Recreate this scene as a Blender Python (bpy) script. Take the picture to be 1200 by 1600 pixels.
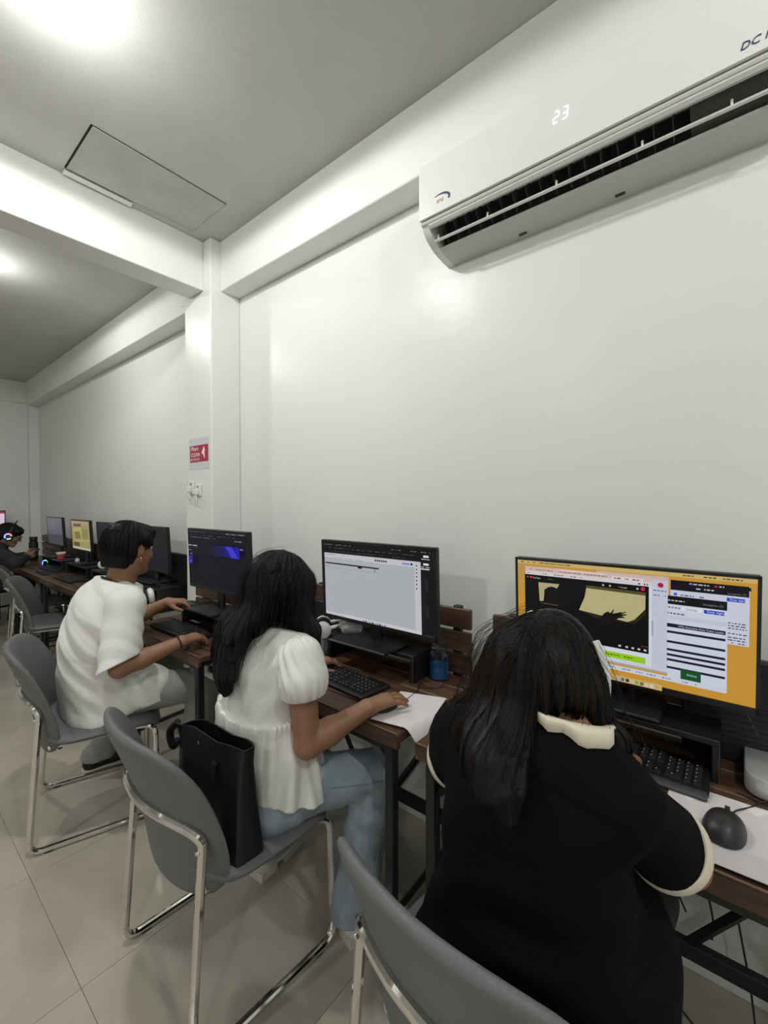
import bpy, bmesh, math, random
import numpy as np
from mathutils import Vector, Matrix
R = math.radians
random.seed(7)
rng = np.random.default_rng(7)
for o in list(bpy.data.objects):
    bpy.data.objects.remove(o)
SC = bpy.context.scene
COL = SC.collection

# ------------------------------------------------------------------ camera
# room frame: +X points at the long wall (x = 1.60), +Y runs along it away from the camera, +Z up
cam_d = bpy.data.cameras.new('camera')
cam_d.sensor_fit = 'HORIZONTAL'
cam_d.sensor_width = 36.0
cam_d.lens = 673.3 / 1200 * 36.0
cam_d.clip_start = 0.05
cam = bpy.data.objects.new('camera', cam_d)
COL.objects.link(cam)
cam.location = (0, 0, 1.43)
cam.rotation_euler = (R(90 - 1.08), 0, R(39.218 - 90))
SC.camera = cam

# ------------------------------------------------------------------ world, exposure, view
W = bpy.data.worlds.new('world')
SC.world = W
W.use_nodes = True
W.node_tree.nodes['Background'].inputs[0].default_value = (0.75, 0.8, 0.82, 1)
W.node_tree.nodes['Background'].inputs[1].default_value = 0.02
SC.view_settings.view_transform = 'Standard'
SC.view_settings.look = 'None'
SC.view_settings.gamma = 1.0
SC.view_settings.use_curve_mapping = False
SC.view_settings.exposure = 0.35
LAMP_COL = (1.0, 0.99, 0.962)
LAMPS = [(0.40, 1.66, 8.0), (0.55, 3.93, 5.6), (0.3, -0.9, 6.6), (-1.9, 1.5, 7.3), (-1.9, 4.2, 4.0), (-1.9, -1.2, 6.6)]   # x, y, watts; the row at far left is unseen, added as fill

# ------------------------------------------------------------------ materials
def srgb(r, g, b):
    f = lambda c: (c / 255 / 12.92) if c / 255 <= 0.04045 else ((c / 255 + 0.055) / 1.055) ** 2.4
    return (f(r), f(g), f(b), 1)

def newmat(name):
    m = bpy.data.materials.new(name)
    m.use_nodes = True
    nt = m.node_tree
    return m, nt, nt.nodes['Principled BSDF']

def mat(name, col, rough=0.5, metal=0.0, noise=None, bump=None, spec=0.5, trans=0.0, emit=None, coat=0.0, sheen=0.0, var=0.0, stretch=(1, 1, 1)):
    m, nt, b = newmat(name)
    c = col if len(col) == 4 else (*col, 1)
    b.inputs['Base Color'].default_value = c
    b.inputs['Roughness'].default_value = rough
    b.inputs['Metallic'].default_value = metal
    b.inputs['Specular IOR Level'].default_value = spec
    b.inputs['Transmission Weight'].default_value = trans
    b.inputs['Coat Weight'].default_value = coat
    b.inputs['Sheen Weight'].default_value = sheen
    if emit:
        b.inputs['Emission Color'].default_value = (*emit[:3], 1)
        b.inputs['Emission Strength'].default_value = emit[3]
    tc = nt.nodes.new('ShaderNodeTexCoord')
    mp = nt.nodes.new('ShaderNodeMapping')
    mp.inputs['Scale'].default_value = stretch
    nt.links.new(tc.outputs['Object'], mp.inputs['Vector'])
    if noise:
        n = nt.nodes.new('ShaderNodeTexNoise')
        n.inputs['Scale'].default_value = noise[0]
        n.inputs['Detail'].default_value = 6
        nt.links.new(mp.outputs['Vector'], n.inputs['Vector'])
        r = nt.nodes.new('ShaderNodeValToRGB')
        a = noise[1]
        r.color_ramp.elements[0].position = 0.3
        r.color_ramp.elements[1].position = 0.7
        r.color_ramp.elements[0].color = (c[0] * (1 - a), c[1] * (1 - a), c[2] * (1 - a), 1)
        r.color_ramp.elements[1].color = (min(1, c[0] * (1 + a)), min(1, c[1] * (1 + a)), min(1, c[2] * (1 + a)), 1)
        nt.links.new(n.outputs['Fac'], r.inputs['Fac'])
        nt.links.new(r.outputs['Color'], b.inputs['Base Color'])
    if bump:
        n2 = nt.nodes.new('ShaderNodeTexNoise')
        n2.inputs['Scale'].default_value = bump[0]
        n2.inputs['Detail'].default_value = 4
        nt.links.new(mp.outputs['Vector'], n2.inputs['Vector'])
        bp = nt.nodes.new('ShaderNodeBump')
        bp.inputs['Strength'].default_value = bump[1]
        bp.inputs['Distance'].default_value = bump[2] if len(bump) > 2 else 0.002
        nt.links.new(n2.outputs['Fac'], bp.inputs['Height'])
        nt.links.new(bp.outputs['Normal'], b.inputs['Normal'])
    return m

def wood_mat(name, c0, c1, rough=0.42):
    m, nt, b = newmat(name)
    tc = nt.nodes.new('ShaderNodeTexCoord')
    oi = nt.nodes.new('ShaderNodeObjectInfo')
    add = nt.nodes.new('ShaderNodeVectorMath'); add.operation = 'ADD'
    sc = nt.nodes.new('ShaderNodeVectorMath'); sc.operation = 'SCALE'
    comb = nt.nodes.new('ShaderNodeCombineXYZ')
    for i in range(3):
        nt.links.new(oi.outputs['Random'], comb.inputs[i])
    nt.links.new(comb.outputs[0], sc.inputs[0]); sc.inputs['Scale'].default_value = 7.0
    nt.links.new(tc.outputs['Object'], add.inputs[0]); nt.links.new(sc.outputs[0], add.inputs[1])
    mp = nt.nodes.new('ShaderNodeMapping'); mp.inputs['Scale'].default_value = (16, 1.6, 16)
    nt.links.new(add.outputs[0], mp.inputs['Vector'])
    n = nt.nodes.new('ShaderNodeTexNoise'); n.inputs['Scale'].default_value = 2.2; n.inputs['Detail'].default_value = 9
    n.inputs['Distortion'].default_value = 0.7
    nt.links.new(mp.outputs['Vector'], n.inputs['Vector'])
    r = nt.nodes.new('ShaderNodeValToRGB')
    r.color_ramp.elements[0].position = 0.32; r.color_ramp.elements[0].color = (*c0, 1)
    r.color_ramp.elements[1].position = 0.68; r.color_ramp.elements[1].color = (*c1, 1)
    nt.links.new(n.outputs['Fac'], r.inputs['Fac'])
    mr = nt.nodes.new('ShaderNodeMapRange'); mr.inputs['To Min'].default_value = 0.75; mr.inputs['To Max'].default_value = 1.25
    nt.links.new(oi.outputs['Random'], mr.inputs['Value'])
    mx = nt.nodes.new('ShaderNodeVectorMath'); mx.operation = 'SCALE'
    nt.links.new(r.outputs['Color'], mx.inputs[0]); nt.links.new(mr.outputs[0], mx.inputs['Scale'])
    nt.links.new(mx.outputs[0], b.inputs['Base Color'])
    b.inputs['Roughness'].default_value = rough
    bp = nt.nodes.new('ShaderNodeBump'); bp.inputs['Strength'].default_value = 0.25; bp.inputs['Distance'].default_value = 0.001
    nt.links.new(n.outputs['Fac'], bp.inputs['Height']); nt.links.new(bp.outputs['Normal'], b.inputs['Normal'])
    return m

def vcol_mat(name, rough=0.3, emit=1.0, base=False):
    """colour read from the mesh's own colour attribute: printed matter, or a lit screen when emit > 0"""
    m, nt, b = newmat(name)
    a = nt.nodes.new('ShaderNodeAttribute'); a.attribute_name = 'Col'
    if base:
        nt.links.new(a.outputs['Color'], b.inputs['Base Color'])
    else:
        b.inputs['Base Color'].default_value = (0.01, 0.01, 0.012, 1)
        nt.links.new(a.outputs['Color'], b.inputs['Emission Color'])
        b.inputs['Emission Strength'].default_value = emit
    b.inputs['Roughness'].default_value = rough
    return m

M = {}
M['wall'] = mat('wall_paint', (0.80, 0.815, 0.795), 0.31, noise=(0.9, 0.02), bump=(9, 0.22, 0.012), spec=0.2)
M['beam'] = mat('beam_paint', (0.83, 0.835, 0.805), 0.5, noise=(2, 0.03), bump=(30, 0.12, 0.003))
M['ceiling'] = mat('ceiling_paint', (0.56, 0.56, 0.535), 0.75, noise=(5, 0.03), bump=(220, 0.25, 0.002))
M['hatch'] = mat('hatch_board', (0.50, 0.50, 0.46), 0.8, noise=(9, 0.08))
M['gap'] = mat('dark_gap', (0.012, 0.012, 0.012), 0.9)
M['grout'] = mat('grout', (0.42, 0.39, 0.33), 0.8)
M['tile'] = mat('floor_tile_glaze', (0.48, 0.445, 0.375), 0.14, noise=(3.0, 0.10), bump=(1.5, 0.02, 0.01), spec=0.5)
M['wood'] = wood_mat('dark_walnut', (0.042, 0.020, 0.012), (0.125, 0.066, 0.040))
M['edgewood'] = wood_mat('pale_wood_edge', (0.11, 0.058, 0.032), (0.22, 0.125, 0.075), 0.38)  # paler wood tone for the desk front edging
M['iron'] = mat('black_steel', (0.012, 0.012, 0.013), 0.45, bump=(80, 0.1, 0.001))
M['chrome'] = mat('chrome', (0.78, 0.77, 0.75), 0.07, 1.0)
M['chair'] = mat('grey_chair_vinyl', (0.145, 0.15, 0.152), 0.55, noise=(260, 0.10), bump=(420, 0.18, 0.0008), spec=0.4)
M['rubber'] = mat('black_rubber', (0.015, 0.015, 0.015), 0.7)
M['plastic'] = mat('black_plastic', (0.012, 0.012, 0.013), 0.38, bump=(300, 0.05, 0.0005))
M['matte'] = mat('matte_black', (0.010, 0.010, 0.011), 0.6)
M['key'] = mat('key_plastic', (0.016, 0.016, 0.018), 0.45)
M['greyplastic'] = mat('grey_plastic', (0.07, 0.07, 0.07), 0.5)
M['legend'] = mat('key_legend', (0.55, 0.55, 0.55), 0.6)
M['riser'] = mat('riser_black_board', (0.011, 0.010, 0.010), 0.35, noise=(40, 0.2))
M['white'] = mat('white_plastic', (0.78, 0.78, 0.77), 0.32)
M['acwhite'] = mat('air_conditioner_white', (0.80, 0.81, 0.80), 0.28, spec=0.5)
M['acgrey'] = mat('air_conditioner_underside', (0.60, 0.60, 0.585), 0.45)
M['acdark'] = mat('vent_dark', (0.025, 0.023, 0.022), 0.7)
M['acvane'] = mat('vane_dark', (0.055, 0.052, 0.05), 0.6)
M['digit'] = mat('display_digit', (0.9, 0.9, 1.0), 0.4, emit=(0.92, 0.94, 1.0, 0.8))
M['navy'] = mat('navy_print', (0.03, 0.04, 0.10), 0.5)
M['orange'] = mat('orange_print', (0.55, 0.28, 0.20), 0.5)
M['paper'] = mat('paper', (0.74, 0.71, 0.74), 0.75, noise=(12, 0.03))
M['paperwhite'] = mat('paper_tear', (0.85, 0.85, 0.83), 0.8)
M['red'] = mat('sign_red', (0.42, 0.035, 0.07), 0.5)
M['print'] = mat('white_print', (0.82, 0.80, 0.80), 0.6)
M['silver'] = mat('silver_aluminium', (0.62, 0.63, 0.63), 0.35, 0.55)
M['led_r'] = mat('led_red', (1, 0.1, 0.1), 0.4, emit=(1.0, 0.12, 0.18, 3.0))
M['led_g'] = mat('led_green', (0.1, 1, 0.3), 0.4, emit=(0.15, 0.9, 0.35, 2.2))
M['led_b'] = mat('led_blue', (0.1, 0.1, 1), 0.4, emit=(0.10, 0.15, 1.0, 4.0))
M['screen'] = vcol_mat('screen_light', 0.35, 0.68)
M['screen'].node_tree.nodes['Principled BSDF'].inputs['Specular IOR Level'].default_value = 0.12
M['cupred'] = mat('red_cup_paper', (0.45, 0.06, 0.05), 0.5)
m, nt, b = newmat('clear_glass'); M['glass'] = m
gl = nt.nodes.new('ShaderNodeBsdfGlossy'); gl.inputs['Roughness'].default_value = 0.04
tp = nt.nodes.new('ShaderNodeBsdfTransparent'); tp.inputs['Color'].default_value = (0.93, 0.96, 0.96, 1)
fr = nt.nodes.new('ShaderNodeLayerWeight'); fr.inputs['Blend'].default_value = 0.18
mx = nt.nodes.new('ShaderNodeMixShader'); nt.links.new(fr.outputs['Facing'], mx.inputs['Fac'])
nt.links.new(tp.outputs[0], mx.inputs[1]); nt.links.new(gl.outputs[0], mx.inputs[2])
nt.links.new(mx.outputs[0], nt.nodes['Material Output'].inputs['Surface'])
m, nt, b = newmat('blue_liquid'); M['blue'] = m
b.inputs['Base Color'].default_value = (0.02, 0.16, 0.42, 1); b.inputs['Roughness'].default_value = 0.1
b.inputs['Transmission Weight'].default_value = 0.35
m, nt, b = newmat('clear_film'); M['film'] = m
b.inputs['Base Color'].default_value = (0.85, 0.87, 0.88, 1); b.inputs['Roughness'].default_value = 0.12
b.inputs['Transmission Weight'].default_value = 0.55; b.inputs['IOR'].default_value = 1.25; b.inputs['Alpha'].default_value = 0.55

# ------------------------------------------------------------------ mesh helpers
class MB:
    """collects shapes, links them as ONE mesh object"""
    def __init__(s):
        s.v = []; s.f = []; s.m = []; s.c = []
    def add(s, verts, faces, mi=0, M4=None, col=None):
        o = len(s.v)
        if M4 is not None:
            verts = [tuple(M4 @ Vector(v)) for v in verts]
        s.v.extend([tuple(v) for v in verts])
        s.f.extend([tuple(i + o for i in f) for f in faces])
        s.m.extend([mi] * len(faces))
        s.c.extend([col or (1, 1, 1, 1)] * len(verts))
        return s
    def box(s, c, d, b=0.0, mi=0, M4=None):
        """chamfered box: centre, full size, chamfer"""
        hx, hy, hz = d[0] / 2, d[1] / 2, d[2] / 2
        b = min(b, hx * 0.9, hy * 0.9, hz * 0.9)
        V = []; idx = {}
        if b <= 0:
            for x in (-1, 1):
                for y in (-1, 1):
                    for z in (-1, 1):
                        idx[(x, y, z)] = len(V); V.append((c[0] + x * hx, c[1] + y * hy, c[2] + z * hz))
            g = lambda *k: [idx[q] for q in k]
            F = [g((-1,-1,-1),(-1,-1,1),(-1,1,1),(-1,1,-1)), g((1,-1,-1),(1,1,-1),(1,1,1),(1,-1,1)),
                 g((-1,-1,-1),(1,-1,-1),(1,-1,1),(-1,-1,1)), g((-1,1,-1),(-1,1,1),(1,1,1),(1,1,-1)),
                 g((-1,-1,-1),(-1,1,-1),(1,1,-1),(1,-1,-1)), g((-1,-1,1),(1,-1,1),(1,1,1),(-1,1,1))]
            return s.add(V, F, mi, M4)
        for x in (-1, 1):
            for y in (-1, 1):
                for z in (-1, 1):
                    for a in range(3):
                        p = [x * hx, y * hy, z * hz]
                        for k in range(3):
                            if k != a:
                                p[k] -= (x, y, z)[k] * b
                        idx[(x, y, z, a)] = len(V)
                        V.append((c[0] + p[0], c[1] + p[1], c[2] + p[2]))
        F = []
        for a in range(3):
            u, w = (a + 1) % 3, (a + 2) % 3
            for sg in (-1, 1):
                q = []
                for (i, j) in ((-1, -1), (1, -1), (1, 1), (-1, 1)):
                    k = [0, 0, 0]; k[a] = sg; k[u] = i; k[w] = j
                    q.append(idx[(*k, a)])
                F.append(q if sg > 0 else q[::-1])
            for i in (-1, 1):           # edges parallel to axis a
                for j in (-1, 1):
                    k0 = [0, 0, 0]; k1 = [0, 0, 0]
                    k0[a] = -1; k1[a] = 1; k0[u] = k1[u] = i; k0[w] = k1[w] = j
                    q = [idx[(*k0, u)], idx[(*k1, u)], idx[(*k1, w)], idx[(*k0, w)]]
                    F.append(q if i * j < 0 else q[::-1])
        for x in (-1, 1):
            for y in (-1, 1):
                for z in (-1, 1):
                    q = [idx[(x, y, z, 0)], idx[(x, y, z, 1)], idx[(x, y, z, 2)]]
                    F.append(q if x * y * z > 0 else q[::-1])
        return s.add(V, F, mi, M4)
    def tube(s, pts, r, n=8, mi=0, closed=False, M4=None, caps=True):
        P = [Vector(p) for p in pts]; k = len(P)
        rr = r if isinstance(r, (list, tuple)) else [r] * k
        V = []; F = []; prev = None
        for i in range(k):
            if closed:
                t = P[(i + 1) % k] - P[i - 1]
            else:
                t = P[min(i + 1, k - 1)] - P[max(i - 1, 0)]
            t.normalize()
            if prev is None:
                a = Vector((0, 0, 1)) if abs(t.z) < 0.9 else Vector((1, 0, 0))
                nn = (a - t * a.dot(t)).normalized()
            else:
                nn = prev - t * prev.dot(t)
                nn = nn.normalized() if nn.length > 1e-6 else Vector((1, 0, 0))
            prev = nn; bb = t.cross(nn)
            for j in range(n):
                an = 2 * math.pi * j / n
                V.append(tuple(P[i] + (nn * math.cos(an) + bb * math.sin(an)) * rr[i]))
        for i in range(k if closed else k - 1):
            i2 = (i + 1) % k
            for j in range(n):
                j2 = (j + 1) % n
                F.append((i * n + j, i * n + j2, i2 * n + j2, i2 * n + j))
        if not closed and caps:
            F.append(tuple(range(n))[::-1]); F.append(tuple((k - 1) * n + j for j in range(n)))
        return s.add(V, F, mi, M4)
    def cyl(s, p0, p1, r, n=16, mi=0, r2=None, M4=None):
        return s.tube([p0, p1], [r, r if r2 is None else r2], n, mi, False, M4)
    def lathe(s, prof, n=24, mi=0, c=(0, 0, 0), M4=None):
        V = []; F = []
        for (r, z) in prof:
            for j in range(n):
                a = 2 * math.pi * j / n
                V.append((c[0] + r * math.cos(a), c[1] + r * math.sin(a), c[2] + z))
        for i in range(len(prof) - 1):
            for j in range(n):
                j2 = (j + 1) % n
                F.append((i * n + j, i * n + j2, (i + 1) * n + j2, (i + 1) * n + j))
        return s.add(V, F, mi, M4)
    def prism(s, poly, d, mi=0, M4=None):
        """polygon in local XY, extruded by d along local Z"""
        n = len(poly)
        V = [(x, y, 0) for x, y in poly] + [(x, y, d) for x, y in poly]
        F = [tuple(range(n))[::-1], tuple(range(n, 2 * n))] + [(i, (i + 1) % n, n + (i + 1) % n, n + i) for i in range(n)]
        return s.add(V, F, mi, M4)
    def grid(s, fn, nu, nv, mi=0, M4=None):
        V = [fn(i / nu, j / nv) for j in range(nv + 1) for i in range(nu + 1)]
        F = [(j * (nu + 1) + i, j * (nu + 1) + i + 1, (j + 1) * (nu + 1) + i + 1, (j + 1) * (nu + 1) + i) for j in range(nv) for i in range(nu)]
        return s.add(V, F, mi, M4)
    def ell(s, c, r, n=16, m=10, mi=0, M4=None):
        prof = [(math.sin(math.pi * i / m), -math.cos(math.pi * i / m)) for i in range(m + 1)]
        V = []; F = []
        for (a, z) in prof:
            for j in range(n):
                t = 2 * math.pi * j / n
                V.append((c[0] + r[0] * a * math.cos(t), c[1] + r[1] * a * math.sin(t), c[2] + r[2] * z))
        for i in range(m):
            for j in range(n):
                j2 = (j + 1) % n
                F.append((i * n + j, i * n + j2, (i + 1) * n + j2, (i + 1) * n + j))
        return s.add(V, F, mi, M4)
    def text(s, body, size, M4, mi=0, ext=0.0004, shear=0.0, align='LEFT', col=None):
        V, F = text_geo(body, size, ext, shear, align)
        return s.add(V, F, mi, M4, col)
    def mesh(s, name, mats, sharp=35):
        me = bpy.data.meshes.new(name)
        me.from_pydata(s.v, [], s.f)
        for m_ in (mats if isinstance(mats, (list, tuple)) else [mats]):
            me.materials.append(m_)
        me.polygons.foreach_set('material_index', s.m)
        if any(c != (1, 1, 1, 1) for c in s.c):
            at = me.color_attributes.new('Col', 'FLOAT_COLOR', 'POINT')
            at.data.foreach_set('color', [x for c in s.c for x in c])
        bm_ = bmesh.new(); bm_.from_mesh(me)
        bmesh.ops.remove_doubles(bm_, verts=bm_.verts, dist=1e-6) if not any(c != (1, 1, 1, 1) for c in s.c) else None
        bmesh.ops.recalc_face_normals(bm_, faces=bm_.faces) if not any(c != (1, 1, 1, 1) for c in s.c) else None
        bm_.to_mesh(me); bm_.free()
        me.polygons.foreach_set('use_smooth', [True] * len(me.polygons))
        me.set_sharp_from_angle(angle=R(sharp))
        me.update()
        return me
    def obj(s, name, mats, parent=None, loc=None, sharp=35):
        return link(name, s.mesh(name, mats, sharp), parent, loc)

_tc = {}
def text_geo(body, size, ext, shear, align):
    k = (body, size, ext, shear, align)
    if k not in _tc:
        cu = bpy.data.curves.new('txt', 'FONT')
        cu.body = body; cu.size = size; cu.extrude = ext; cu.shear = shear; cu.align_x = align; cu.resolution_u = 2
        ob = bpy.data.objects.new('txt', cu); COL.objects.link(ob)
        me = ob.to_mesh()
        _tc[k] = ([tuple(v.co) for v in me.vertices], [tuple(p.vertices) for p in me.polygons])
        ob.to_mesh_clear()
        bpy.data.objects.remove(ob); bpy.data.curves.remove(cu)
    return _tc[k]

def link(name, me, parent=None, loc=None):
    o = bpy.data.objects.new(name, me)
    COL.objects.link(o)
    if parent:
        o.parent = parent
    if loc:
        o.location = loc
    return o

def tag(o, label=None, cat=None, group=None, kind=None):
    if label: o['label'] = label
    if cat: o['category'] = cat
    if group: o['group'] = group
    if kind: o['kind'] = kind
    return o

def thing(name, label, cat, loc=(0, 0, 0), rz=0, group=None):
    o = bpy.data.objects.new(name, None)
    o.empty_display_size = 0.05
    COL.objects.link(o)
    o.location = loc; o.rotation_euler = (0, 0, rz)
    return tag(o, label, cat, group)

def copy_tree(o, parent=None):
    c = o.copy(); COL.objects.link(c)
    if parent: c.parent = parent
    for ch in [x for x in list(COL.objects) if x.parent == o]:
        copy_tree(ch, c)
    return c

def fillet(pts, r, n=5):
    P = [Vector(p) for p in pts]; out = [P[0]]
    for i in range(1, len(P) - 1):
        a = (P[i - 1] - P[i]); b_ = (P[i + 1] - P[i])
        rr = min(r, a.length * 0.49, b_.length * 0.49)
        p0 = P[i] + a.normalized() * rr; p1 = P[i] + b_.normalized() * rr
        for k in range(n + 1):
            t = k / n
            out.append(p0 * (1 - t) ** 2 + P[i] * 2 * t * (1 - t) + p1 * t * t)
    out.append(P[-1])
    return [tuple(p) for p in out]

def spline(pts, n=6):
    """Catmull-Rom through points"""
    P = [Vector(p) for p in pts]; P = [P[0] * 2 - P[1]] + P + [P[-1] * 2 - P[-2]]
    out = []
    for i in range(1, len(P) - 2):
        for k in range(n):
            t = k / n
            out.append(0.5 * ((2 * P[i]) + (P[i + 1] - P[i - 1]) * t + (2 * P[i - 1] - 5 * P[i] + 4 * P[i + 1] - P[i + 2]) * t * t + (3 * P[i] - P[i - 1] - 3 * P[i + 1] + P[i + 2]) * t ** 3))
    out.append(P[-2])
    return [tuple(p) for p in out]

WALL_X, FAR_Y, CEIL_Z = 1.60, 7.48, 3.07

# ================================================================== THE ROOM
def struct(name, mb, mats, label=None, parent=None):
    o = mb.obj(name, mats, parent)
    if not parent: o['kind'] = 'structure'
    if label: o['label'] = label
    return o
X0, Y0 = -4.0, -2.6
floor = struct('floor', MB().box(((X0 + 1.7) / 2, (Y0 + FAR_Y) / 2, -0.055), (1.7 - X0 + .2, FAR_Y - Y0 + .3, 0.1)), M['grout'])
tl = 0.60
tm = MB().box((0, 0, -0.004), (tl - 0.0012, tl - 0.0012, 0.008), 0.0008).mesh('floor_tile', M['tile'])
for i in range(9):
    for j in range(17):
        x, y = 1.6 - tl * (i + .5), FAR_Y - tl * (j + .5)
        t_ = link('floor_tile', tm, floor, (x, y, 0))
        t_.rotation_euler = (0, 0, R(90 * ((i * 7 + j * 3) % 4)))
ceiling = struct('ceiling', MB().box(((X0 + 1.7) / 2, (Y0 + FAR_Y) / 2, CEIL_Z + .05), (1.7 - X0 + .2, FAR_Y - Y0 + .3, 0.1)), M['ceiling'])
struct('wall_right', MB().box((WALL_X + .05, (Y0 + FAR_Y) / 2, CEIL_Z / 2), (.1, FAR_Y - Y0 + .2, CEIL_Z)), M['wall'])
struct('wall_far', MB().box(((X0 + WALL_X) / 2, FAR_Y + .05, CEIL_Z / 2), (WALL_X - X0 + .2, .1, CEIL_Z)), M['wall'])
struct('wall_left', MB().box((X0 - .05, (Y0 + FAR_Y) / 2, CEIL_Z / 2), (.1, FAR_Y - Y0 + .2, CEIL_Z)), M['wall'])
struct('wall_near', MB().box(((X0 + WALL_X) / 2, Y0 - .05, CEIL_Z / 2), (WALL_X - X0 + .2, .1, CEIL_Z)), M['wall'])
# columns and beams
struct('trim_1', MB().box(((1.398 + 1.60) / 2, (2.518 + 2.848) / 2, CEIL_Z / 2), (.202, .33, CEIL_Z), .006), M['wall'], 'white square column at the middle of the long wall')
struct('trim_2', MB().box(((1.489 + 1.60) / 2, (7.382 + FAR_Y) / 2, CEIL_Z / 2), (.111, FAR_Y - 7.382, CEIL_Z), .004), M['wall'], 'white column in the far corner of the room')
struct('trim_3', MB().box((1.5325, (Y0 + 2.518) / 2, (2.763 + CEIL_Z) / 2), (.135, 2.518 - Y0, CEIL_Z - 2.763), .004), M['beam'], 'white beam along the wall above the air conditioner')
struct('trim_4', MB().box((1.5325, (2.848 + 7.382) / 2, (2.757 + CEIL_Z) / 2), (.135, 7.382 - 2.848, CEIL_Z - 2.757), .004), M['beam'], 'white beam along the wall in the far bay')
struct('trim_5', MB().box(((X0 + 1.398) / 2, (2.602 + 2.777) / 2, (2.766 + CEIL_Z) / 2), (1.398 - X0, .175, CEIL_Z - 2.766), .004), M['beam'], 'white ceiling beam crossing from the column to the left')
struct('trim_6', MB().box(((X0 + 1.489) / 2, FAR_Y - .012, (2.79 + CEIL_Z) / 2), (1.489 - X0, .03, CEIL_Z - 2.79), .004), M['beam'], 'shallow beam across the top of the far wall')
# ceiling hatch with its dark gap
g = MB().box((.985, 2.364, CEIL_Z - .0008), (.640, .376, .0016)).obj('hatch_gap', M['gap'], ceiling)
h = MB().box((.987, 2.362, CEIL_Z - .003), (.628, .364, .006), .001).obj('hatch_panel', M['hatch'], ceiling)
lt = MB().box((0, 0, 0), (.31, .028, .004), .001, M4=Matrix.Translation((.82, 2.571, CEIL_Z - .012)) @ Matrix.Rotation(R(-16), 4, 'X')).obj('loose_hatch_strip', M['beam'], ceiling)
# cut wire stubs where the far beam meets the column
w = MB()
w.tube(spline([(1.46, 2.86, 2.775), (1.44, 2.885, 2.765), (1.43, 2.91, 2.772), (1.425, 2.95, 2.776)]), .003, 6)
w.tube(spline([(1.46, 2.86, 2.765), (1.448, 2.88, 2.748), (1.452, 2.90, 2.742)]), .003, 6)
w.box((1.455, 2.866, 2.76), (.02, .03, .03), .004)
tag(w.obj('wire_stub', M['white']), 'cut white wire stub at the end of the far beam beside the column', 'wire')

def ceiling_lamp(x, y, watts, label):
    t = thing('ceiling_lamp', label, 'lamp', (x, y, CEIL_Z))
    MB().lathe([(0, 0), (.085, 0), (.085, -.010), (.078, -.014), (0, -.014)], 28).obj('holder', M['white'], t)
    MB().lathe([(.074, -.012), (.070, -.022), (.050, -.029), (.001, -.031)], 28).obj('diffuser_dome', mat('dome_glow', (1, 1, 1), .4, emit=(*LAMP_COL, 12.0)), t)
    # the dome throws light down and sideways; an unseen point below adds ceiling glow
    for kind, k, z in (('SPOT', 4.6, -.045), ('POINT', 0.75, -.18)):
        L = bpy.data.lights.new('dome_light', kind); L.energy = watts * k; L.color = LAMP_COL; L.shadow_soft_size = .05 if kind == 'POINT' else .035
        if kind == 'SPOT': L.spot_size = R(180); L.spot_blend = .10
        lo = bpy.data.objects.new('dome_light', L); COL.objects.link(lo); lo.parent = t; lo.location = (0, 0, z)
    return t
LL = ['round dome lamp on the ceiling in front of the cross beam', 'round dome lamp on the ceiling of the far bay', 'round dome lamp on the ceiling behind the photographer',
      'unseen fill lamp added over the middle of the left half of the room', 'unseen fill lamp added over the far left part of the room', 'unseen fill lamp added in the near left corner of the room']
for (x, y, wt), lb in zip(LAMPS, LL):
    ceiling_lamp(x, y, wt, lb)

# ================================================================== AIR CONDITIONER
AY0, AY1 = -.115, .952
ac = thing('air_conditioner', 'white split air conditioner mounted high on the right wall with open louvre', 'air conditioner', (WALL_X, (AY0 + AY1) / 2, 2.425))
def acp(prof, y0, y1, name, mt, sharp=30):
    """profile of (depth from wall, height) extruded along the wall"""
    yc = (AY0 + AY1) / 2
    n = len(prof)
    V = [(-d, y0 - yc, z - 2.425) for d, z in prof] + [(-d, y1 - yc, z - 2.425) for d, z in prof]
    F = [tuple(range(n)), tuple(range(2 * n - 1, n - 1, -1))] + [(i, n + i, n + (i + 1) % n, (i + 1) % n) for i in range(n)]
    return MB().add(V, F).obj(name, mt, ac, sharp=sharp)
low = [(.197, 2.492), (.188, 2.478), (.172, 2.464), (.150, 2.452), (.122, 2.441), (.09, 2.433), (.05, 2.428), (0, 2.425)]
full = [(0, 2.73)] + [(.170, 2.733), (.200, 2.728), (.214, 2.715), (.219, 2.69), (.2185, 2.60), (.2175, 2.525), (.200, 2.520), (.200, 2.497)] + low
acp(full, AY1 - .030, AY1, 'end_cap', M['acwhite'])
acp(full, AY0, AY0 + .03, 'end_cap', M['acwhite'])
acp([(0, 2.73), (.165, 2.730), (.198, 2.724), (.198, 2.520), (.09, 2.545), (.0, 2.545)], AY0 + .03, AY1 - .03, 'housing', M['acwhite'])
acp([(.165, 2.7335), (.200, 2.729), (.2145, 2.716), (.2205, 2.69), (.2200, 2.60), (.2190, 2.5125), (.2125, 2.5115), (.197, 2.516)], AY0 - .001, AY1 + .001, 'front_panel', M['acwhite'])
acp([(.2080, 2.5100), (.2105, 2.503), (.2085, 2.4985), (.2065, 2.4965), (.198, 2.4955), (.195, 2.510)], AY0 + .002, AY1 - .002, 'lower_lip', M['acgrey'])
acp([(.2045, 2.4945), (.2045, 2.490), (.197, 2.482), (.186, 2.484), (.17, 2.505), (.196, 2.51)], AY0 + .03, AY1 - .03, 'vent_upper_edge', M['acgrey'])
acp([(.118, 2.4465), (.1195, 2.443), (.118, 2.4405), (.09, 2.433), (.05, 2.428), (0, 2.425), (0, 2.44), (.09, 2.448)], AY0 + .03, AY1 - .03, 'lower_housing', M['acgrey'], 50)
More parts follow.
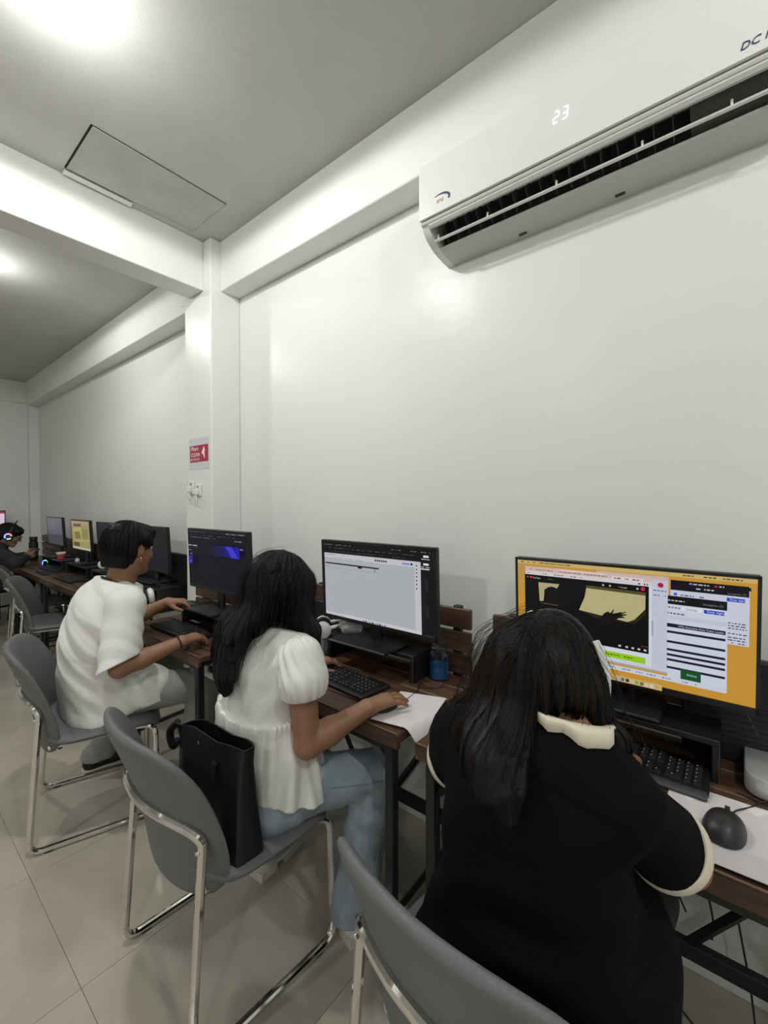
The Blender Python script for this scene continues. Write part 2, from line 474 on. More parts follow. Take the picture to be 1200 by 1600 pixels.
acp([(.0, 2.44), (.08, 2.448), (.10, 2.545), (.0, 2.545)], AY0 + .03, AY1 - .03, 'vent_back', M['acdark'])
acp([(.10, 2.449), (.128, 2.462), (.176, 2.497), (.12, 2.53)], AY0 + .03, .108, 'vent_blank', M['acvane'])
yc = (AY0 + AY1) / 2
vm = MB().prism([(-.08, .026), (-.118, .031), (-.160, .070), (-.12, .11)], .0025, 0, Matrix(((1, 0, 0, 0), (0, 0, -1, 0), (0, 1, 0, 0), (0, 0, 0, 1)))).mesh('vent_vane', M['acvane'])
for i in range(17):
    link('vent_vane', vm, ac, (0, .885 - i * .046 - yc, 0))
# louvre blade across the opening, held by three pins
lv = acp([(.1515, 2.4535), (.1510, 2.4500), (.1545, 2.4475), (.1640, 2.4485), (.1660, 2.4515), (.1630, 2.4545)], AY0 + .02, AY1 - .035, 'louvre', M['white'])
for y in (.905, .70, .46, .22, 0.02):
    MB().box((-.156, y - yc, 2.462 - 2.425), (.007, .006, .022), .001).obj('louvre_pin', M['white'], lv)
for y in (.62, .30):
    MB().box((-.030, y - yc, 2.4255 - 2.425), (.010, .028, .006), .001).obj('clip', M['acvane'], ac)
def seven(txt, h, w_, th, gap, sl):
    seg = {'2': 'abged', '3': 'abgcd'}
    mb = MB()
    for k, ch in enumerate(txt):
        ox = k * (w_ + gap)
        P = dict(a=((0, h), (w_, h)), g=((0, h / 2), (w_, h / 2)), d=((0, 0), (w_, 0)), b=((w_, h / 2), (w_, h)), c=((w_, 0), (w_, h / 2)), e=((0, 0), (0, h / 2)), f=((0, h / 2), (0, h)))
        for s_ in seg[ch]:
            (x0, y0), (x1, y1) = P[s_]
            e_ = th * .55
            if x0 != x1: x0 += e_; x1 -= e_
            else: y0 += e_; y1 -= e_
            cx, cy = (x0 + x1) / 2, (y0 + y1) / 2
            mb.box((ox + cx + sl * cy, cy, 0), (max(th, x1 - x0), max(th, y1 - y0), .0008), th * .25)
    return mb
FR = lambda y, z, d=.2215: Matrix(((0, 0, -1, -d), (-1, 0, 0, y - yc), (0, 1, 0, z - 2.425), (0, 0, 0, 1)))
sv = seven('23', .034, .015, .0030, .012, .12)
o_ = MB().add(sv.v, sv.f, 0, FR(.452, 2.602)).obj('display_digits', M['digit'], ac)
MB().text('DC Inverter', .026, FR(.006, 2.533, .2207), shear=.25).obj('model_lettering', M['navy'], ac)
lg = MB()
for i in range(24):
    a0, a1 = R(125 - i * 6.2), R(125 - (i + 1) * 6.2)
    th = lambda i_: .0005 + .0045 * math.sin(min(1, i_ / 20) * math.pi * .62)
    q = []
    for a, i_ in ((a0, i), (a1, i + 1)):
        for s_ in (1, -1):
            q.append(((.040 + s_ * th(i_) * .8) * math.cos(a), (.020 + s_ * th(i_) * .8) * math.sin(a), 0))
    lg.add([q[0], q[1], q[3], q[2]], [(0, 1, 2, 3)], 0, FR(.860, 2.553, .2212))
lg.text('\u0131ru', .026, FR(.875, 2.545, .2207), 1, .0003, .2)
lg.obj('swoosh_emblem', [M['navy'], M['orange']], ac)

# ================================================================== SIGN AND SOCKETS ON THE COLUMN
def on_col(y, z, d=.0):      # local x to the right as seen from the room, y up, z out of the column face
    return Matrix(((0, 0, -1, 1.398 - d), (-1, 0, 0, y), (0, 1, 0, z), (0, 0, 0, 1)))
sg = thing('wall_sign', 'red and white reminder sign in a clear sleeve taped to the column', 'sign', (1.398, 2.672, 1.656))
inv = Matrix.Translation((-1.398, -2.672, -1.656))
MB().box((0, .097, .0012), (.250, .200, .0016), .0005, M4=inv @ on_col(2.672, 1.656)).obj('sleeve', mat('sign_sleeve', (.66, .67, .72), .3), sg)
MB().box((0, .097, .0022), (.232, .107, .001), .0003, M4=inv @ on_col(2.672, 1.656)).obj('red_panel', M['red'], sg)
s_ = MB()
s_.text('Please', .040, inv @ on_col(2.778, 1.774, .0032), shear=.3)
s_.text('CLEAN', .037, inv @ on_col(2.775, 1.735, .0032))
s_.text('AS YOU GO', .022, inv @ on_col(2.782, 1.710, .0032))
s_.prism([(0, 0), (.030, .042), (.044, .012), (.038, .008), (.040, -.036), (.030, -.030), (.020, -.012)], .0006, 0, inv @ on_col(2.637, 1.755, .0030))
s_.obj('sign_lettering', M['print'], sg)
def hook_unit(y, z, label, dbl):
    t = thing('wall_socket', label, 'socket', (1.398, y, z))
    L_ = Matrix(((0, 0, -1, 0), (-1, 0, 0, 0), (0, 1, 0, 0), (0, 0, 0, 1)))
    MB().box((0, 0, .006), (.062, .088 if dbl else .075, .012), .004, M4=L_).obj('plate', M['white'], t)
    MB().box((0, -.012, .022), (.03, .04, .024), .006, M4=L_).obj('plug', M['white'], t)
    c = MB()
    c.tube(spline([(-.026, .008, -.03), (-.03, .010, -.055), (-.02, .014, -.075), (-.012, .018, -.06)]), .003, 6)
    c.tube(spline([(-.026, -.006, -.03), (-.03, -.02, -.06), (-.018, -.028, -.08)]), .003, 6)
    c.obj('lead', M['white'], t)
    MB().box((0, .022, .0125), (.010, .014, .003), .001, M4=L_).obj('outlet_hole', M['greyplastic'], t)
hook_unit(2.760, 1.535, 'tall white wall socket with a plug, left of the pair under the sign', True)
hook_unit(2.672, 1.518, 'white wall socket with a plug, right of the pair under the sign', False)

# ================================================================== CHAIRS
def pad_mesh(W, z0, z1, T, surf, p=4.2, nu=14, nv=18):
    """rounded upholstered slab: half-width W(v), surf(y, z) -> (x, y, z) centre, unit normal"""
    mb = MB()
    def pt(u, t, sgn):
        s = math.sin(math.pi / 2 * (2 * t - 1))
        uu = math.sin(math.pi / 2 * (2 * u - 1))
        v = (s + 1) / 2
        hw = W(v) * max(0, 1 - abs(s) ** p) ** (1 / p)
        c, n = surf(hw * uu, z0 + (z1 - z0) * v)
        th = T / 2 * (max(0, 1 - abs(uu) ** 4) * max(0, 1 - abs(s) ** 6)) ** .4
        return (c[0] + n[0] * th * sgn, c[1] + n[1] * th * sgn, c[2] + n[2] * th * sgn)
    mb.grid(lambda u, v: pt(u, v, 1), nu, nv)
    mb.grid(lambda u, v: pt(1 - u, v, -1), nu, nv)
    return mb
def back_surf(y, z):
    t = (z - .37) / .44
    x = -.122 - .050 * t - .095 * t * t - .078 * (1 - (y / .24) ** 2) * (1 - .35 * t)
    dzx = (-.050 - .19 * t) / .44
    dyx = .078 * 2 * y / .24 ** 2 * (1 - .35 * t)
    n = Vector((1, -dyx, -dzx)).normalized()
    return (x, y, z), n
def seat_surf(y, x):
    z = .438 - .020 * math.exp(-((x - .0) / .10) ** 2) * (1 - (y / .25) ** 2) - .05 * max(0, (x - .13) / .12) ** 2 + .03 * max(0, (-.10 - x) / .1) ** 2
    e = .004
    def h(x_): return -.05 * max(0, (x_ - .13) / .12) ** 2 + .03 * max(0, (-.10 - x_) / .1) ** 2
    dz = (h(x + e) - h(x - e)) / (2 * e)
    return (x, y, z), Vector((-dz, 0, 1)).normalized()
def chair_meshes():
    D = {}
    D['backrest'] = pad_mesh(lambda v: .245 + .020 * math.sin(min(1, v * 1.8) * math.pi * .5), .360, .828, .042, back_surf).mesh('backrest', M['chair'], 60)
    D['seat'] = pad_mesh(lambda v: .262 + .01 * math.sin(math.pi * min(1, v * 1.2)), -.205, .258, .054, seat_surf, 4.2).mesh('seat', M['chair'], 60)
    for s, nm in ((1, 'L'), (-1, 'R')):
        y = .245 * s
        P = fillet([(-.196, .2365 * s, .548), (-.2185, .241 * s, .25), (-.235, y, .012), (.235, y, .012), (.225, .235 * s, .415), (.12, .20 * s, .408), (-.17, .19 * s, .405)], .05, 6)
        D['side' + nm] = MB().tube(P, .0122, 10).mesh('side_frame', M['chrome'])
    A = [(-.196, -.2365, .53)]
    for i in range(29):
        th = math.pi * i / 28
        y = -.2365 * math.copysign(abs(math.cos(th)) ** .55, math.cos(th)); z = .545 + .072 * math.sin(th) ** .55
        (x, _, _), _n = back_surf(y, z)
        A.append((min(x - .030, -.196), y, z))
    A.append((-.196, .2365, .53))
    D['arch'] = MB().tube(spline(A, 3), .0125, 10).mesh('back_tube', M['chrome'])
    D['cross'] = MB().tube([(0, -.2, .399), (0, .2, .399)], .010, 8).mesh('cross_bar', M['iron'])
    bt = MB().lathe([(.001, .006), (.005, .005), (.007, 0), (.007, -.004)], 10, M4=Matrix.Rotation(R(-90), 4, 'Y'))
    D['bolt'] = bt.mesh('frame_bolt', M['chrome'])
    D['glide'] = MB().box((0, 0, .004), (.03, .02, .008), .002).mesh('floor_glide', M['rubber'])
    return D
CH = chair_meshes()
def chair(x, y, rz, label):
    t = thing('office_chair', label, 'chair', (x, y, 0), R(rz), 'grey chrome sled chairs along the desks')
    for nm, k in (('seat', 'seat'), ('backrest', 'backrest'), ('side_frame', 'sideL'), ('side_frame', 'sideR'), ('back_tube', 'arch'), ('cross_bar', 'cross')) if False else (('seat', 'seat'), ('backrest', 'backrest'), ('side_frame', 'sideL'), ('side_frame', 'sideR'), ('back_tube', 'arch')):
        link(nm, CH[k], t)
    for gx in (.10, -.13): link('cross_bar', CH['cross'], t, (gx, 0, 0))
    for gy in (-.2365, .2365): link('frame_bolt', CH['bolt'], t, (-.209, gy, .55))
    for gx in (-.17, .17):
        for gy in (-.245, .245): link('floor_glide', CH['glide'], t, (gx, gy, 0))
    return t
chair(.820, .335, -5, 'grey sled chair nearest the camera, under the woman in black')
chair(.752, 1.265, -3, 'grey sled chair carrying a black tote bag, under the woman in the white blouse')
chair(.715, 2.36, -17, 'grey sled chair under the young man in the white T-shirt')
chair(1.08, 4.48, -20, 'empty grey sled chair just beyond the young man in white')
chair(1.17, 5.50, -8, 'empty grey sled chair farther along, cut by the left edge of the picture')
chair(.74, 6.42, -5, 'grey sled chair under the person wearing glowing headphones')

# ================================================================== DESKS
def desk(y0, y1, label, front=1.0, rz=0, base=None, depth=1.0):
    """wood plank desk on black steel legs with a three slat back rail"""
    L = y1 - y0; yc_ = (y0 + y1) / 2
    t = thing('computer_desk', label, 'desk', base or (front, yc_, 0), R(rz), 'plank topped desks along the wall')
    pw = [q * depth for q in (.093, .098, .100, .105, .109)]; x = 0
    for i, w_ in enumerate(pw):
        dz = (-.004, 0, .0, .0, .0)[i]
        MB().box((x + w_ / 2, 0, .736 + dz), (w_ - .0016, L, .028), .0035).obj('tabletop_plank', M['wood'], t)
        x += w_
    Dp = x
    MB().box((.0092, 0, .722), (.018, L - .002, .046), .003).obj('front_board', M['wood'], t)
    MB().box((-.003 + .004, 0, .7485), (.006, L - .002, .004), .0015).obj('front_edging', M['edgewood'], t)
    for lx in (.03, Dp - .03):
        for s in (-1, 1):
            MB().box((lx, s * (L / 2 - .045), .36), (.032, .032, .72), .003).obj('leg', M['iron'], t)
    MB().box((.034, 0, .690), (.028, L - .11, .04), .003).obj('apron', M['iron'], t)
    MB().box((Dp - .03, 0, .705), (.03, L - .11, .035), .003).obj('apron', M['iron'], t)
    for s in (-1, 1):
        MB().box((Dp / 2, s * (L / 2 - .045), .705), (Dp - .09, .028, .035), .003).obj('side_apron', M['iron'], t)
    MB().box((Dp - .03, 0, .17), (.03, L - .11, .045), .003).obj('stretcher', M['iron'], t)
    for s in (-1, 1):
        b_ = MB().tube([(.032, s * (L / 2 - .06), .61), (.032, s * (L / 2 - .145), .695)], .012, 4)
        b_.obj('corner_brace', M['iron'], t)
        MB().tube([(Dp - .03, s * (L / 2 - .06), .66), (Dp - .03, s * .10, .18)], .014, 4).obj('back_brace', M['iron'], t)
        MB().tube([(.03, s * (L / 2 - .045), .15), (Dp - .03, s * (L / 2 - .045), .17)], .012, 4).obj('side_stretcher', M['iron'], t)
    for s in (-1, 1):
        MB().box((Dp + .004, s * (L / 2 - .085), .885), (.026, .034, .285), .003).obj('rail_post', M['iron'], t)
    for z in (.798, .885, .975):
        MB().box((Dp - .018, 0, z + .008), (.018, L - .03, .078), .003).obj('rail_slat', M['wood'], t)
    return t
desk(-.32, .705, 'wood plank desk nearest the camera, with the orange wallpaper monitor')
desk(.765, 1.725, 'wood plank desk with the blue jar and white page monitor')
desk(1.845, 2.645, 'wood plank desk beneath the dark blue banner monitor', front=.952, depth=.83)
desk(2.98, 3.96, 'wood plank desk behind the young man in the white T-shirt', front=1.068)
desk(3.98, 4.98, 'wood plank desk under the yellow screen monitor', front=1.068)
desk(5.0, 6.05, 'wood plank desk where the headphone wearer leans', front=1.068)
desk(6.07, 7.10, 'last wood plank desk by the far wall', front=1.068)
desk(-.45, .45, 'wood plank desk standing against the far wall', rz=90, base=(.62, 6.96, 0))

# ================================================================== IMPLICIT SURFACES (bodies, cloth, hair)
F32 = np.float32
V3 = lambda *a: np.array(a, F32)
nrm = lambda v: np.asarray(v, F32) / np.linalg.norm(v)
class Cone:
    def __init__(s, a, b, ra, rb=None):
        s.a = np.asarray(a, F32); s.b = np.asarray(b, F32); s.ra = ra; s.rb = ra if rb is None else rb
    def __call__(s, p):
        ab = s.b - s.a; q = p - s.a
        t = np.clip(q @ ab / max(1e-9, float(ab @ ab)), 0, 1)
        return np.linalg.norm(q - t[..., None] * ab, axis=-1) - (s.ra + t * (s.rb - s.ra))
class Ell:
    def __init__(s, c, r, X=None, Y=None, Z=None):
        s.c = np.asarray(c, F32); s.r = np.asarray(r, F32)
        s.B = None if X is None else np.stack([X, Y, Z]).astype(F32)
    def __call__(s, p):
        q = p - s.c
        if s.B is not None: q = q @ s.B.T
        k0 = np.linalg.norm(q / s.r, axis=-1); k1 = np.linalg.norm(q / (s.r * s.r), axis=-1)
        return k0 * (k0 - 1) / np.maximum(k1, 1e-6)
class Loft:
    """elliptical tube through points; w = half widths along side vector, d = half depths"""
    def __init__(s, P, w, d, side, ex=2.0):
        s.P = [np.asarray(p, F32) for p in P]; s.w = w; s.d = d; s.side = nrm(side); s.ex = ex
    def __call__(s, p):
        best = None
        for i in range(len(s.P) - 1):
            a, b = s.P[i], s.P[i + 1]; ab = b - a; L = float(np.linalg.norm(ab)); ax = ab / L
            sd = s.side - ax * float(s.side @ ax); sd = sd / np.linalg.norm(sd); fw = np.cross(sd, ax)
            q = p - a; h = q @ ax; t = np.clip(h / L, 0, 1)
            w = s.w[i] + t * (s.w[i + 1] - s.w[i]); d = s.d[i] + t * (s.d[i + 1] - s.d[i])
            m = np.minimum(w, d)
            over = h - t * L
            e = ((np.abs(q @ sd) / w) ** s.ex + (np.abs(q @ fw) / d) ** s.ex) ** (2 / s.ex) + (over / m) ** 2
            v = (np.sqrt(e) - 1) * m
            best = v if best is None else np.minimum(best, v)
        return best
class Off:
    def __init__(s, f, o): s.f = f; s.o = o
    def __call__(s, p): return s.f(p) - s.o
def smin(a, b, k):
    if k <= 0: return np.minimum(a, b)
    h = np.maximum(k - np.abs(a - b), 0) / k
    return np.minimum(a, b) - h * h * k * 0.25

class Body:
    """ordered list of (op, primitive, blend)"""
    def __init__(s): s.l = []; s.disp = None; s.cuts = []
    def u(s, f, k=0.02): s.l.append(('u', f, k)); return s
    def sub(s, f, k=0.005): s.l.append(('s', f, k)); return s
    def cut(s, pt, n):                      # keep the side where (p - pt).n < 0
        s.cuts.append((np.asarray(pt, F32), nrm(n))); return s
    def cutf(s, f): s.cuts.append(f); return s
    def at(s, p):
        d = np.full(p.shape[:-1], 9.0, F32)
        for op, f, k in s.l:
            v = f(p)
            d = smin(d, v, k) if op == 'u' else -smin(-d, v, k)
        if s.disp is not None: d = d + s.disp(p, d)
        for c in s.cuts:
            d = np.maximum(d, c(p) if callable(c) else (p - c[0]) @ c[1])
        return d

def polygonize(bd, lo, hi, h):
    lo = np.asarray(lo, F32); hi = np.asarray(hi, F32)
    B = 8
    nb = np.maximum(1, np.ceil((hi - lo) / (B * h)).astype(int))
    N = nb * B + 1
    gx = [lo[i] + h * np.arange(N[i], dtype=F32) for i in range(3)]
    H = B * h
    cc = np.stack(np.meshgrid(*[lo[i] + H * (np.arange(nb[i], dtype=F32) + .5) for i in range(3)], indexing='ij'), -1).reshape(-1, 3)
    dc = bd.at(cc)
    act = np.nonzero(np.abs(dc) < H * 0.9 * 1.6 + 0.02)[0]
    G = np.repeat(np.repeat(np.repeat(dc.reshape(nb), B, 0), B, 1), B, 2)
    G = np.pad(G, ((0, 1), (0, 1), (0, 1)), mode='edge').astype(F32)
    ib = np.stack(np.unravel_index(act, nb), -1)
    o = np.arange(B + 1)
    off = np.stack(np.meshgrid(o, o, o, indexing='ij'), -1).reshape(-1, 3)
    for s0 in range(0, len(ib), 600):
        blk = ib[s0:s0 + 600]
        I = blk[:, None, :] * B + off[None]
        P = lo + h * I.astype(F32)
        cen = (lo + H * (blk + .5)).astype(F32)
        d = np.full(P.shape[:2], 9.0, F32)
        for op, f, k in bd.l:
            m = f(cen) < H * 0.9 * 1.3 + k + .025
            if not m.any(): continue
            v = f(P[m])
            d[m] = smin(d[m], v, k) if op == 'u' else -smin(-d[m], v, k)
        if bd.disp is not None: d = d + bd.disp(P, d)
        for c in bd.cuts:
            d = np.maximum(d, c(P) if callable(c) else (P - c[0]) @ c[1])
        G[I[..., 0], I[..., 1], I[..., 2]] = d
    G[0] = G[-1] = 9; G[:, 0] = G[:, -1] = 9; G[:, :, 0] = G[:, :, -1] = 9
    S = G < 0
    C = np.zeros((N[0] - 1, N[1] - 1, N[2] - 1), np.int8)
    for a in (0, 1):
        for b in (0, 1):
            for c in (0, 1):
                C += S[a:N[0] - 1 + a, b:N[1] - 1 + b, c:N[2] - 1 + c]
    cell = np.stack(np.nonzero((C > 0) & (C < 8)), -1)
    idx = np.full(C.shape, -1, np.int64); idx[tuple(cell.T)] = np.arange(len(cell))
    acc = np.zeros((len(cell), 3)); cnt = np.zeros(len(cell))
    for ax in range(3):
        u, w = [q for q in range(3) if q != ax]
        for a in (0, 1):
            for b in (0, 1):
                o0 = np.zeros(3, int); o0[u] = a; o0[w] = b
                o1 = o0.copy(); o1[ax] = 1
                g0 = G[tuple((cell + o0).T)]; g1 = G[tuple((cell + o1).T)]
                m = (g0 < 0) != (g1 < 0)
                t = np.where(m, g0 / np.where(m, g0 - g1, 1), 0)
                pos = cell + o0 + t[:, None] * (o1 - o0)
                acc[m] += pos[m]; cnt[m] += 1
    V = lo + h * acc / cnt[:, None]
    Fs = []
    for ax in range(3):
        u, w = (ax + 1) % 3, (ax + 2) % 3
        sl0 = [slice(None)] * 3; sl1 = [slice(None)] * 3
        sl0[ax] = slice(0, -1); sl1[ax] = slice(1, None)
        A, Bq = S[tuple(sl0)], S[tuple(sl1)]
        e = np.stack(np.nonzero(A != Bq), -1)
        e = e[(e[:, u] > 0) & (e[:, w] > 0) & (e[:, u] < N[u] - 1) & (e[:, w] < N[w] - 1)]
        fl = A[tuple(e.T)]
        q = []
        for (a, b) in ((-1, -1), (0, -1), (0, 0), (-1, 0)):
            k = e.copy(); k[:, u] += a; k[:, w] += b
            q.append(idx[tuple(k.T)])
        q = np.stack(q, -1)
        q[~fl] = q[~fl][:, ::-1]
        Fs.append(q)
    return V.astype(np.float64), np.concatenate(Fs)

def np_mesh(name, V, Fc, mats, col=None):
    me = bpy.data.meshes.new(name)
    nv, nf = len(V), len(Fc); k = Fc.shape[1]
    me.vertices.add(nv); me.vertices.foreach_set('co', V.astype(np.float32).ravel())
    me.loops.add(nf * k); me.loops.foreach_set('vertex_index', Fc.astype(np.int32).ravel())
    me.polygons.add(nf); me.polygons.foreach_set('loop_start', np.arange(0, nf * k, k, dtype=np.int32))
    me.update(calc_edges=True)
    for m_ in (mats if isinstance(mats, (list, tuple)) else [mats]): me.materials.append(m_)
    me.polygons.foreach_set('use_smooth', np.ones(nf, bool))
    if col is not None:
        at = me.color_attributes.new('Col', 'FLOAT_COLOR', 'POINT'); at.data.foreach_set('color', col.astype(np.float32).ravel())
    me.validate(); me.update()
    return me

def sdf_obj(name, bd, lo, hi, h, mt, parent, colf=None):
    V, Fc = polygonize(bd, lo, hi, h)
    col = colf(V) if colf else None
    L = np.array(parent.matrix_world.translation if parent.parent else parent.location)
    if parent.parent: L = np.array(parent.parent.location)
    return link(name, np_mesh(name, V - L, Fc, mt, col), parent)

def folds(f1, d1, f2, d2, amp, seed=0):
    """soft cloth folds: warped sines along two directions"""
    r = np.random.default_rng(seed); ph = r.uniform(0, 6.28, 6)
    d1 = nrm(d1); d2 = nrm(d2); e1 = nrm(np.cross(d1, V3(.3, .5, .8))); e2 = nrm(np.cross(d2, V3(.6, -.3, .7)))
    def fn(p, d):
        a = p @ d1; b = p @ d2; c = p @ e1; g = p @ e2
        s1 = np.sin(f1 * a + 1.9 * np.sin(9 * c + ph[0]) + 1.2 * np.sin(17 * b + ph[1]) + ph[2])
        s2 = np.sin(f2 * b + 1.7 * np.sin(11 * g + ph[3]) + ph[4])
        m = .55 + .45 * np.sin(13 * c + 8 * a + ph[5])
        return amp * (np.abs(s1) ** 1.5 * np.sign(s1) * m * .7 + .45 * s2 * (1 - m * .6))
    return fn

# ------------------------------------------------------------------ anatomy
class Frame:
    def __init__(s, c, f, u):
        s.c = np.asarray(c, F32); s.f = nrm(f); u = np.asarray(u, F32); s.u = nrm(u - s.f * float(u @ s.f)); s.r = np.cross(s.f, s.u)
    def p(s, r, f, u): return s.c + s.r * r + s.f * f + s.u * u
    def ell(s, r, f, u, R3): return Ell(s.p(r, f, u), R3, s.r, s.f, s.u)

def add_head(b, H, neck, k=1.0, nr=.05):
    b.u(H.ell(0, -.012, .022, (.073 * k, .094 * k, .088 * k)), .03)
    b.u(H.ell(0, .020, -.035, (.058 * k, .068 * k, .080 * k)), .035)
    b.u(Cone(H.p(.052, -.005, -.060), H.p(.014, .066, -.098), .018, .016), .03)
    b.u(Cone(H.p(-.052, -.005, -.060), H.p(-.014, .066, -.098), .018, .016), .03)
    b.u(H.ell(0, .070, -.100, (.020, .016, .016)), .02)
    b.u(Cone(H.p(-.030, .080, .026), H.p(.030, .080, .026), .011), .015)
    b.u(Cone(H.p(.034, .068, -.028), H.p(.040, .050, -.040), .018, .016), .02)
    b.u(Cone(H.p(-.034, .068, -.028), H.p(-.040, .050, -.040), .018, .016), .02)
    for s_ in (-1, 1):
        b.sub(H.ell(s_ * .031, .098, .006, (.016, .013, .010)), .012)
    b.u(Cone(H.p(0, .090, .008), H.p(0, .110, -.034), .007, .0105), .012)
    for s_ in (-1, 1):
        b.u(H.ell(s_ * .012, .098, -.038, (.008, .010, .008)), .006)
        e = H.ell(s_ * .076, -.012, -.012, (.010, .020, .031)); b.u(e, .006)
        b.u(Cone(H.p(s_ * .080, -.026, .010), H.p(s_ * .080, -.020, -.030), .0055, .005), .005)
        b.sub(H.ell(s_ * .088, -.006, -.006, (.007, .010, .016)), .004)
    b.u(H.ell(0, .090, -.0615, (.021, .0095, .0058)), .006)
    b.u(H.ell(0, .088, -.0725, (.019, .0095, .0062)), .006)
    b.sub(Cone(H.p(-.018, .099, -.067), H.p(.018, .099, -.067), .0016), .003)
    b.u(Cone(H.p(0, -.020, -.055), neck, nr, nr * 1.12), .03)
    return b

def face_cols(H, base, lip, brow):
    def fn(V):
        q = (V - H.c); r = q @ H.r; f = q @ H.f; u = q @ H.u
        c = np.tile(np.array([*base[:3], 1.0]), (len(V), 1))
        m = (np.abs(u + .067) < .012 - .22 * np.abs(r)) & (f > .078) & (np.abs(r) < .024)
        c[m, :3] = lip[:3]
        m = (np.abs(u - (.030 - 1.6 * (np.abs(r) - .032) ** 2 * 20)) < .0042) & (f > .05) & (np.abs(np.abs(r) - .034) < .019)
        c[m, :3] = brow[:3]
        return c
    return fn

def add_hand(b, w, f, n, s, curl=(.35, .45, .35), thumb=(.6, .55, .35), sc=1.0, splay=.10, lift=0.0):
    """w wrist, f towards the fingers, n out of the palm, s towards the thumb"""
    w = np.asarray(w, F32); f = nrm(f); n = np.asarray(n, F32); n = nrm(n - f * float(n @ f)); s = np.asarray(s, F32); s = nrm(s - f * float(s @ f) - n * float(s @ n))
    o = (.0275, .0095, -.0085, -.0255); Ls = (.070, .078, .072, .057); kb = (.083, .086, .081, .073)
    for i in range(4):
        a = w + s * o[i] * .55 * sc - n * .002
        kn = w + f * kb[i] * sc + s * o[i] * sc - n * (.006, .009, .007, .002)[i]
        b.u(Cone(a, kn, .0155 * sc, .0115 * sc), .014 if i else .016)
    b.u(Cone(w + f * .02 + s * .012 + n * .006, w + f * .055 + s * .02 + n * .008, .014 * sc, .011 * sc), .012)
    for i in range(4):
        p = w + f * kb[i] * sc + s * o[i] * sc - n * (.006, .009, .007, .002)[i]
        d = nrm(f + s * splay * (1.2, .25, -.6, -1.5)[i]); ang = 0
        for j, fr in enumerate((.46, .29, .25)):
            ang += curl[j] * (1, 1.0, 1.06, 1.15)[i]
            dd = d * math.cos(ang) + n * math.sin(ang)
            q = p + dd * Ls[i] * fr * sc
            r0 = (.0090, .0083, .0076)[j] * sc * (1, 1.03, .98, .86)[i]; r1 = (.0083, .0076, .0064)[j] * sc * (1, 1.03, .98, .86)[i]
            b.u(Cone(p, q, r0, r1), .004 if j else .006)
            p = q
    p = w + f * .022 * sc + s * .020 * sc + n * .006
    for j, (L_, r0, r1) in enumerate(((.042, .0135, .0108), (.032, .0105, .0092), (.026, .0092, .0072))):
        d = nrm(f * (.75, .92, 1.0)[j] + s * thumb[j] + n * (.30, .22, .25)[j])
        q = p + d * L_ * sc
        b.u(Cone(p, q, r0 * sc, r1 * sc), .010 if j == 0 else .004); p = q
    return b

def strands(name, mass, starts, step, nmax, lenf, parent, mt, down=V3(0, 0, -1), inertia=.75, jit=.10, rad=.0007, off=(-.004, .0025), pull=None, seed=1, endz=None):
    """hair strands that run down the surface of the hair mass: thin three sided tubes in one mesh"""
    r = np.random.default_rng(seed)
    P = starts.astype(F32); n = len(P)
    o = r.uniform(off[0], off[1], n).astype(F32)
    L = np.array([lenf(r) for _ in range(n)])
    clump = r.normal(0, 1, (n, 3)).astype(F32)
    vel = np.zeros((n, 3), F32)
    path = []
    e = .003
    def grad(p):
        g = np.stack([mass.at(p + V3(e, 0, 0)) - mass.at(p - V3(e, 0, 0)), mass.at(p + V3(0, e, 0)) - mass.at(p - V3(0, e, 0)), mass.at(p + V3(0, 0, e)) - mass.at(p - V3(0, 0, e))], -1)
        return g / np.maximum(np.linalg.norm(g, axis=-1, keepdims=True), 1e-6)
    for k in range(nmax):
        for _ in range(2):
            g = grad(P); P = P - g * (mass.at(P) - o)[:, None] * .8
        path.append(P.copy())
        dv = down[None] + (pull(P) if pull is not None else 0) + clump * jit
        dv = dv - g * np.sum(dv * g, -1, keepdims=True)
        nd = np.linalg.norm(dv, axis=-1, keepdims=True)
        dv = dv / np.maximum(nd, .15)
        vel = vel * inertia + dv * (1 - inertia)
        sp = np.linalg.norm(vel, axis=-1, keepdims=True)
        P = P + vel / np.maximum(sp, .2) * step
    path = np.stack(path, 1)
    if pull is not None or True:
        path[:, 1:-1] = (path[:, :-2] + path[:, 1:-1] * 2 + path[:, 2:]) / 4
    K = path.shape[1]
    frac = np.clip(L[:, None] - np.arange(K)[None] * step, 0, 1e9)
    V = []; Fc = []
    t = np.gradient(path, axis=1); t /= np.maximum(np.linalg.norm(t, axis=-1, keepdims=True), 1e-6)
    a = np.cross(t, np.array([.35, .5, .79])); a /= np.maximum(np.linalg.norm(a, axis=-1, keepdims=True), 1e-6)
    bq = np.cross(t, a)
    rr = rad * np.clip(frac / (step * 3), 0.05, 1)
    ring = np.stack([path + rr[..., None] * (a * math.cos(q) + bq * math.sin(q)) for q in (0, 2.094, 4.189)], 2)   # n,K,3,3
    alive = frac > 0
    if endz is not None: alive &= path[..., 2] > endz
    vid = np.arange(n * K * 3).reshape(n, K, 3)
    okm = (alive[:, :-1] & alive[:, 1:])
    okm = np.cumprod(okm, axis=1).astype(bool)
    for j in range(3):
        j2 = (j + 1) % 3
        q = np.stack([vid[:, :-1, j], vid[:, :-1, j2], vid[:, 1:, j2], vid[:, 1:, j]], -1)[okm]
        Fc.append(q)
    Fc = np.concatenate(Fc); V = ring.reshape(-1, 3)
    used = np.unique(Fc); mp = np.full(len(V), -1); mp[used] = np.arange(len(used))
    root = parent.parent if parent.parent else parent
    me = np_mesh(name, V[used].astype(np.float64) - np.array(root.location), mp[Fc], mt)
    ob = link(name, me, parent); ob['kind'] = 'stuff'
    return ob

